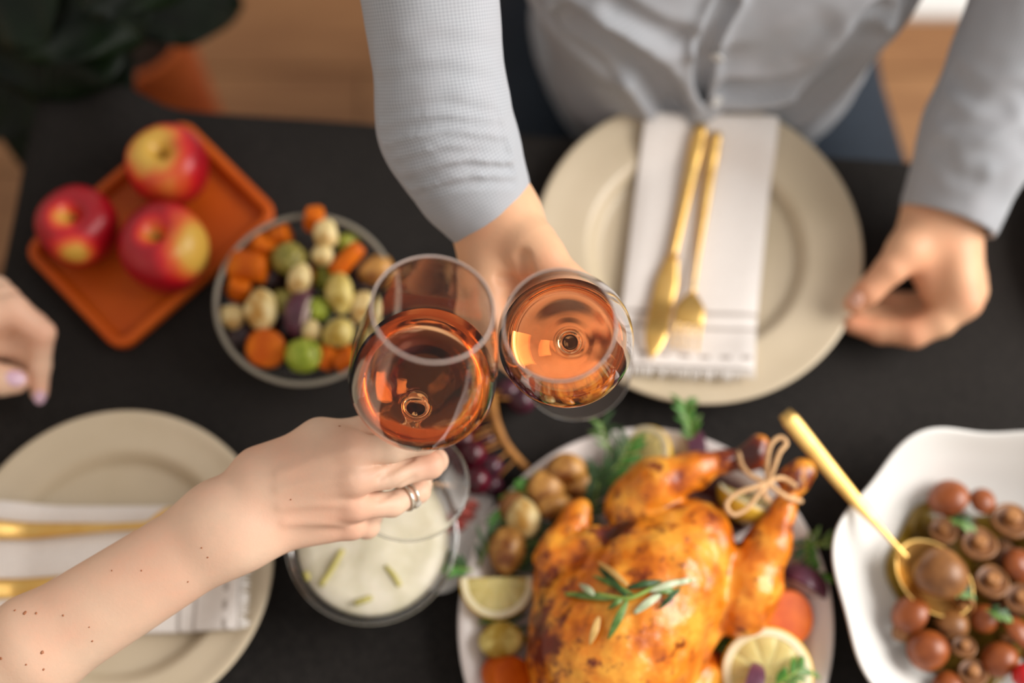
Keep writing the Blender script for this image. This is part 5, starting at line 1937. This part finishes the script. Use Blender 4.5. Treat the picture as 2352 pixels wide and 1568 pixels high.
finger(ml, [(2085, 575, 1.130, 0.0155), (2048, 615, 1.128, 0.0122), (1995, 668, 1.134, 0.0105), (1962, 696, 1.140, 0.0085)], 1)
finger(ml, [(2212, 690, 1.130, 0.0140), (2160, 738, 1.134, 0.0118), (2098, 766, 1.138, 0.0112), (2020, 762, 1.148, 0.0094), (1958, 744, 1.152, 0.0078)], 2)
finger(ml, [(2222, 668, 1.150, 0.0138), (2165, 725, 1.152, 0.0118), (2102, 752, 1.156, 0.0112), (2026, 748, 1.164, 0.0094), (1975, 728, 1.166, 0.0078)], 3)
finger(ml, [(2222, 642, 1.166, 0.0130), (2165, 702, 1.168, 0.0112), (2112, 730, 1.170, 0.0105), (2045, 728, 1.175, 0.0090), (2000, 712, 1.176, 0.0076)], 4)
finger(ml, [(2215, 615, 1.178, 0.0115), (2165, 668, 1.178, 0.0098), (2122, 692, 1.178, 0.0092), (2070, 694, 1.180, 0.0080), (2035, 682, 1.180, 0.0068)], 5)
V2, F2 = ml.mesh(0.002)
V2 = relax(V2, F2, 2, 0.35)

mx = 0.170
msR = np.array([mx - 0.185, 0.78, 1.27])
msL = np.array([mx + 0.185, 0.78, 1.27])
mb = Blob(0.01)
mb.add(W(1058, 335, 0.972), mel, 0.032, 0.040, 0.02)
mb.add(msR, mel, 0.050, 0.041, 0.02)
mb.add(W(2245, 335, 1.115), lel, 0.032, 0.040, 0.02)
mb.add(msL, lel, 0.050, 0.041, 0.02)
mb.add(msR, msL, 0.055, 0.055, 0.03)
for dx_, y, z, r in ((0.085, 0.785, 1.12, 0.090), (0.05, 0.715, 0.92, 0.072), (0.035, 0.680, 0.76, 0.058), (0.06, 0.76, 0.60, 0.10)):
    mb.add((mx - dx_, y, z), (mx + dx_, y, z), r, r, 0.06)
mb.add((mx, 0.79, 1.30), (mx, 0.755, 1.43), 0.058, 0.055, 0.03)
for s in (-1, 1):
    mb.add((mx + s * 0.10, 0.76, 0.56), (mx + s * 0.20, 0.36, 0.545), 0.078, 0.062, 0.03)
    mb.add((mx + s * 0.20, 0.36, 0.545), (mx + s * 0.20, 0.42, 0.10), 0.058, 0.042, 0.02)
    mb.add((mx + s * 0.20, 0.43, 0.05), (mx + s * 0.22, 0.26, 0.04), 0.042, 0.034, 0.02)
HM = headblob(mb, (mx, 0.735, 1.50), unit((-0.1, -0.85, -0.5)), 1.18)
V3, F3 = mb.mesh(0.008)
Vm, Fm = joinq([(V1, F1), (V2, F2), (V3, F3)])
tm = tint_at(Vm, [(W(1268, 612, 0.945), 0.014, 0.35), (W(1372, 745, 0.945), 0.016, 0.5), (W(1195, 640, 0.955), 0.012, 0.4), (W(2245, 685, 1.115), 0.016, 0.5), (W(2098, 785, 1.12), 0.016, 0.5), (W(1965, 690, 1.125), 0.016, 0.6),
                  (W(1955, 745, 1.14), 0.016, 0.6), (W(2110, 620, 1.13), 0.02, 0.35), (W(1120, 800, 0.955), 0.016, 0.3)])
man = thing('person', 'man across the table in a grey check shirt and navy trousers, holding the right glass', 'person', (mx, 0.76, 0.0))
put('body', Vm, Fm, MAT['skin_m'], man, attrs={'tint': tm})
nail(man, ml, 1966, 688, W(1950, 705, 1.13) - W(1990, 670, 1.13), 0.0068, 'nail')
nail(man, mr, 1378, 752, W(1372, 775, 0.95) - W(1375, 730, 0.95), 0.0066, 'nail')
hair(HM, man, 'hair_d', False)
eyes(HM, man)

# trousers
tr = Blob(0.01)
tr.add((mx - 0.075, 0.765, 0.575), (mx + 0.075, 0.765, 0.575), 0.120, 0.120, 0.03)
for s in (-1, 1):
    tr.add((mx + s * 0.10, 0.76, 0.565), (mx + s * 0.20, 0.36, 0.55), 0.092, 0.074, 0.03)
    tr.add((mx + s * 0.20, 0.36, 0.55), (mx + s * 0.20, 0.42, 0.12), 0.07, 0.056, 0.02)
V, F = tr.mesh(0.008)
put('trousers', V, F, MAT['navy'], man)

# shirt
shb = Blob(0.01)
fa, fb, fc = W(1134, 512, 0.990), W(1022, 290, 0.966), mel
fm = W(1072, 405, 0.980)
shb.chain([(fa, 0.0295), (fm, 0.0355), (fb, 0.0425), (fc, 0.0500)], 0.02, 0)
shb.add(fc, msR, 0.047, 0.060, 0.02)
ga, gb_, gc_ = W(2178, 500, 1.140), W(2260, 300, 1.112), lel
shb.chain([(ga, 0.0400), (gb_, 0.0430), (gc_, 0.050)], 0.02, 0)
shb.add(gc_, msL, 0.047, 0.060, 0.02)
shb.add(msR, msL, 0.062, 0.062, 0.03)
for dx_, y, z, r in ((0.095, 0.775, 1.14, 0.108), (0.088, 0.722, 1.00, 0.108), (0.074, 0.668, 0.86, 0.090), (0.056, 0.640, 0.75, 0.074), (0.050, 0.655, 0.66, 0.080), (0.060, 0.740, 0.62, 0.105)):
    shb.add((mx + 0.004 - dx_, y, z), (mx + 0.004 + dx_, y, z), r, r, 0.05)
for s in (-1, 1):
    shb.add((mx + 0.004 + s * 0.074, 0.71, 0.99), (mx + 0.004 + s * 0.050, 0.645, 0.75), 0.092, 0.072, 0.05)
shb.add((mx, 0.79, 1.31), (mx, 0.77, 1.365), 0.068, 0.066, 0.02)
base_only = Blob(0.01)
base_only.p = shb.p
dirA = unit(fb - fa)
nA = unit(W(1220, 490, 0.975) - W(1045, 590, 0.975))
cutR_n = unit(np.cross(nA, FW))                # plane through the slanting cuff hem
if cutR_n @ (fb - fa) > 0:
    cutR_n = -cutR_n
cutR_p = W(1128, 528, 0.978)
nB = unit(W(2290, 545, 1.13) - W(2070, 462, 1.13))
cutL_n = unit(np.cross(nB, FW))
if cutL_n @ (gb_ - ga) > 0:
    cutL_n = -cutL_n
cutL_p = W(2180, 506, 1.13)
creases = []


def crease(pts, depth, width):
    q = []
    pts = catmull([(a, b, 0) for a, b in pts], 5)
    for p in pts:
        h = base_only.hit(p[0], p[1], 0.8, 1.5)
        if h is not None:
            q.append(h)
    if len(q) > 1:
        creases.append((np.array(q), depth, width))


crease([(1320, 40), (1400, 90), (1480, 150), (1545, 240)], 0.026, 0.012)
crease([(1240, 10), (1330, 90), (1420, 150)], 0.010, 0.012)
crease([(1612, 320), (1610, 230), (1612, 150), (1632, 70), (1670, 0)], 0.016, 0.0065)
crease([(1650, 280), (1760, 270), (1880, 210), (1990, 90)], 0.019, 0.012)
crease([(1680, 195), (1790, 195), (1900, 150), (2010, 30)], 0.013, 0.010)
crease([(1660, 130), (1760, 120), (1880, 60)], 0.004, 0.012)
crease([(1420, 20), (1500, 70), (1580, 90)], 0.006, 0.010)
# sleeve wrinkles near the right cuff and elbow
for y0, y1, y2, d, w_ in ((262, 238, 262, 0.0022, 0.0060), (300, 285, 292, 0.0030, 0.0062), (345, 318, 330, 0.0034, 0.0058), (372, 350, 352, 0.0030, 0.0055), (412, 385, 388, 0.0032, 0.0056), (440, 422, 418, 0.0022, 0.0050),
                          (180, 165, 190, 0.0016, 0.0080), (120, 95, 110, 0.0012, 0.0090)):
    xl = 862 + max(0, y0 - 330) * 0.75
    xr = 1150 + max(0, y2 - 240) * 0.22
    d *= 0.80
    crease([(xl + 14, y0 + 10), (xl + 50, y0 - 4), ((xl + xr) / 2, y1), (xr - 80, (y1 + y2) / 2 - 2), (xr - 12, y2)], d, w_ * 0.58)
for q in (((2190, 330), (2260, 360), (2340, 330)), ((2180, 270), (2230, 290), (2300, 260)), ((2190, 180), (2260, 230), (2345, 220)), ((2160, 350), (2190, 390), (2230, 400))):
    crease(q, 0.0022, 0.008)


def shirt_disp(P):
    d = 0.0016 * vnoise(P, 26, 8) + 0.0007 * vnoise(P, 70, 9)
    for q, dep, wd in creases:
        lo, hi = q.min(0) - wd * 3, q.max(0) + wd * 3
        m = ((P > lo) & (P < hi)).all(1)
        if not m.any():
            continue
        S = P[m]
        best = np.full(len(S), 1e9)
        for a, b in zip(q[:-1], q[1:]):
            ba = b - a
            t = np.clip(((S - a) @ ba) / (ba @ ba), 0, 1)
            best = np.minimum(best, ((S - a - t[:, None] * ba) ** 2).sum(1))
        r = np.sqrt(best) / wd
        d[m] += dep * np.exp(-r * r) - 0.35 * dep * np.exp(-((r - 1.8) / 0.7) ** 2)
    return d


shb.disp = shirt_disp
shb.margin = 0.016


def hollow(P, res):
    for cp, cn, a, b, ri, lim in ((cutR_p, cutR_n, fa, fb, 0.0262, 0.09), (cutL_p, cutL_n, ga, gb_, 0.0355, 0.07)):
        s = (P - cp) @ cn
        ncl = np.sqrt(((P - cp) ** 2).sum(1)) < 0.14
        ba = b - a
        t = ((P - a) @ ba) / (ba @ ba)
        v = P - a - np.clip(t, -0.4, 0.25)[:, None] * ba
        inner = np.sqrt((v * v).sum(1)) - ri
        cand = np.maximum(res, -inner)
        cand = np.maximum(cand, s)
        res = np.where(ncl, cand, res)
    return res


shb.cut = hollow
V, F = shb.mesh(0.0026)
V = relax(V, F, 1, 0.35)
# thread coordinates: along and around each sleeve, across and up the torso
wv = np.zeros((len(V), 3))
bd = np.full(len(V), 1e9)
for a, b in ((fa, fm), (fm, fb), (fb, fc), (ga, gb_), (gb_, gc_), (fc, msR), (gc_, msL)):
    ba = b - a
    L = np.linalg.norm(ba)
    t = ((V - a) @ ba) / (L * L)
    v = V - a - np.clip(t, 0, 1)[:, None] * ba
    d = np.sqrt((v * v).sum(1))
    m = (d < bd) & (d < 0.075)
    ex = unit(np.cross(ba, FW))
    ey = unit(np.cross(ba, ex))
    ang = np.arctan2(v @ ex, -(v @ ey))
    wv[m, 0] = (t * L)[m]
    wv[m, 1] = (ang * 0.04)[m]
    bd[m] = d[m]
m = bd > 1e8
wv[m, 0] = V[m, 0]
wv[m, 1] = V[m, 2]
put('shirt', V, F, MAT['shirt'], man, attrs={'weave': wv})
for px, py in ((1648, 130), (1660, 20), (1645, 232)):
    p = shb.hit(px, py, 0.8, 1.5)
    if p is not None:
        V, F = lathe([(0.0, 0.0), (0.0052, 0.0), (0.0056, 0.0010), (0.0052, 0.0020), (0.0040, 0.0015), (0.0, 0.0013)], 20, frame(shb.grad(p)), p - shb.grad(p) * 0.0002)
        put('button', V, F, MAT['button'], man)


# ------------------------------------------------------------------ chairs under the two people
def chair(label, c, fwd):
    c = np.asarray(c, float)
    f = unit(fwd)
    s = np.array([f[1], -f[0], 0])
    M = np.stack([s, f, np.array([0, 0, 1.0])], 1)
    root = thing('dining_chair', label, 'chair', c)
    q = rrect(0.215, 0.205, 0.05)
    R = [np.concatenate([q * k, np.full((len(q), 1), z)], 1) @ M.T + c for k, z in ((0.97, 0.405), (1.0, 0.41), (1.0, 0.428), (0.98, 0.434), (0.7, 0.430))]
    V, F = rings(R)
    put('seat', V, F, MAT['wood_dark'], root, angle=45)
    for a in (-1, 1):
        for b in (-1, 1):
            top = np.array([a * 0.175, b * 0.165, 0.41])
            bot = np.array([a * 0.195, b * 0.19, 0.003])
            V, F = tube(np.array([bot, top]) @ M.T + c, [0.013, 0.018], 12)
            put('leg', V, F, MAT['wood_dark'], root, angle=50)
        p = np.array([(a * 0.18, -0.185, 0.42), (a * 0.185, -0.225, 0.62), (a * 0.18, -0.26, 0.84)])
        V, F = tube(catmull(p, 5) @ M.T + c, 0.014, 10)
        put('back_post', V, F, MAT['wood_dark'], root)
    for z, y in ((0.80, -0.253), (0.70, -0.238)):
        p = np.array([(-0.18, y, z), (0, y - 0.025, z), (0.18, y, z)])
        V, F = ribbon(catmull(p, 6) @ M.T + c, [0.016] * 13, 0.06)
        put('back_rail', V, F, MAT['wood_dark'], root)
    return root


chair('dark wooden dining chair beneath the man, facing the table', (mx, 0.80, 0.0), (0, -1, 0))
chair('dark wooden dining chair beneath the woman at the left table end', (-0.77, 0.15, 0.0), (1, 0, 0))

# ------------------------------------------------------------------ potted plant in the far left corner
ptx = T(292, 66, 0.42)
pot = thing('potted_plant', 'large dark-leaved plant in a tall terracotta pot behind the left end of the table', 'plant', (ptx[0], ptx[1], 0.002))
pb = np.array([ptx[0], ptx[1], 0.002])
V, F = lathe(catmull([(0.0, 0.0), (0.058, 0.0), (0.062, 0.004), (0.064, 0.30), (0.066, 0.385), (0.070, 0.388), (0.071, 0.418), (0.067, 0.421), (0.060, 0.418), (0.058, 0.38), (0.0, 0.37)], 3), 56, None, pb)
put('pot', V, F, MAT['terracotta'], pot, angle=40)
V, F = lathe([(0.0, 0.392), (0.05, 0.395), (0.0585, 0.388)], 32, None, pb)
put('soil', V, F, MAT['soil'], pot)
tk = catmull([pb + np.array([0, 0, 0.36]), pb + np.array([-0.012, 0.02, 0.55]), pb + np.array([-0.02, 0.05, 0.85])], 6)
V, F = tube(tk, np.linspace(0.012, 0.008, len(tk)), 10)
put('trunk', V, F, MAT['wood_dark'], pot)


def big_leaf(base, tip, w, sag, roll=0.0, node=None):
    base, tip = np.asarray(base), np.asarray(tip)
    n, m = 22, 11
    d = tip - base
    L = np.linalg.norm(d)
    dx = unit(d)
    sx = unit(np.cross(dx, (0, 0, 1)))
    up = np.cross(sx, dx)
    sx, up = sx * cos(roll) + up * sin(roll), up * cos(roll) - sx * sin(roll)
    top, rib = [], []
    for i in range(n):
        t = i / (n - 1)
        hw = w / 2 * (sin(pi * min(1, t ** 0.75)) ** 0.75 if 0 < t < 1 else 0.02) + 0.001
        c = base + d * t + up * sag * 4 * t * (1 - t)
        rib.append(c + up * 0.0016)
        for j in range(m):
            v = j / (m - 1) * 2 - 1
            wav = 0.006 * sin(t * 16 + v * 2) * abs(v) + 0.18 * hw * abs(v) ** 1.5 + 0.0015 * abs(sin((t * 11 + abs(v) * 2) * pi))
            top.append(c + sx * v * hw + up * wav)
    top = np.array(top)
    V = np.concatenate([top, top - up * 0.0009])
    F = []
    o = n * m
    for i in range(n - 1):
        for j in range(m - 1):
            a = i * m + j
            F.append((a, a + 1, a + m + 1, a + m))
            F.append((o + a, o + a + m, o + a + m + 1, o + a + 1))
    for i in range(n - 1):
        a, b = i * m, (i + 1) * m
        F += [(a, b, o + b, o + a), (a + m - 1, o + a + m - 1, o + b + m - 1, b + m - 1)]
    lf = put('leaf', V, F, MAT['leaf'], pot)
    V, F = tube(rib, np.linspace(0.0022, 0.0008, n), 6)
    put('midrib', V, F, MAT['leaf_rib'], lf)
    if node is not None:
        V, F = tube(catmull([node, (node + base) / 2 + np.array([0, 0, 0.015]), base], 4), 0.0025, 6)
        put('petiole', V, F, MAT['leaf_rib'], pot)


for a, b, w_, sg, rl, nd in (((215, 10, 0.66), (62, 398, 0.60), 0.150, 0.02, 0.15, 9), ((240, -30, 0.70), (556, 20, 0.64), 0.120, 0.02, -0.2, 10), ((130, -30, 0.72), (-20, 320, 0.66), 0.16, 0.02, 0.2, 10),
                             ((180, -40, 0.60), (175, 240, 0.56), 0.120, 0.015, 0.1, 8), ((150, -20, 0.78), (120, 260, 0.72), 0.14, 0.02, 0.0, 11), ((250, -60, 0.56), (445, 66, 0.54), 0.130, 0.015, -0.1, 7),
                             ((140, -60, 0.80), (330, 95, 0.78), 0.15, 0.02, -0.2, 11), ((100, -120, 0.82), (-80, 60, 0.78), 0.15, 0.02, 0.2, 12), ((230, -120, 0.82), (420, -10, 0.80), 0.14, 0.02, 0, 12)):
    big_leaf(T(*a), T(*b), w_, sg, rl, tk[min(nd, len(tk) - 1)])

# ------------------------------------------------------------------ groups of repeats
PLACES = {'potato': 'potatoes', 'carrot': 'carrot chunks', 'sweet potato': 'sweet potato slices', 'aubergine': 'aubergine chunks', 'sprout': 'brussels sprouts', 'onion': 'red onion wedges',
          'lemon': 'cut lemons', 'rosemary': 'rosemary sprigs', 'herb': 'herb sprigs', 'thyme': 'thyme sprigs', 'ham': 'ham folds', 'plate': 'beige dinner plates', 'napkin': 'folded napkins', 'knife': 'gold table knives',
          'fork': 'gold table forks', 'wine glass': 'toasting wine glasses', 'wine': 'rose wine servings', 'chair': 'dining chairs', 'apple': 'apples on the tray', 'person': 'people at the table'}
members = {}
for o in bpy.data.objects:
    if o.parent is None and 'category' in o and 'group' not in o and o['category'] in PLACES:
        where = ''
        if o['category'] in ('potato', 'carrot', 'sprout', 'aubergine', 'onion'):
            where = ' in the glass bowl' if o.location.x < -0.05 and o.location.y > 0.28 else ' around the chicken'
        members.setdefault(PLACES[o['category']] + where, []).append(o)
for g, os_ in members.items():
    if len(os_) > 1:
        for o in os_:
            o['group'] = g
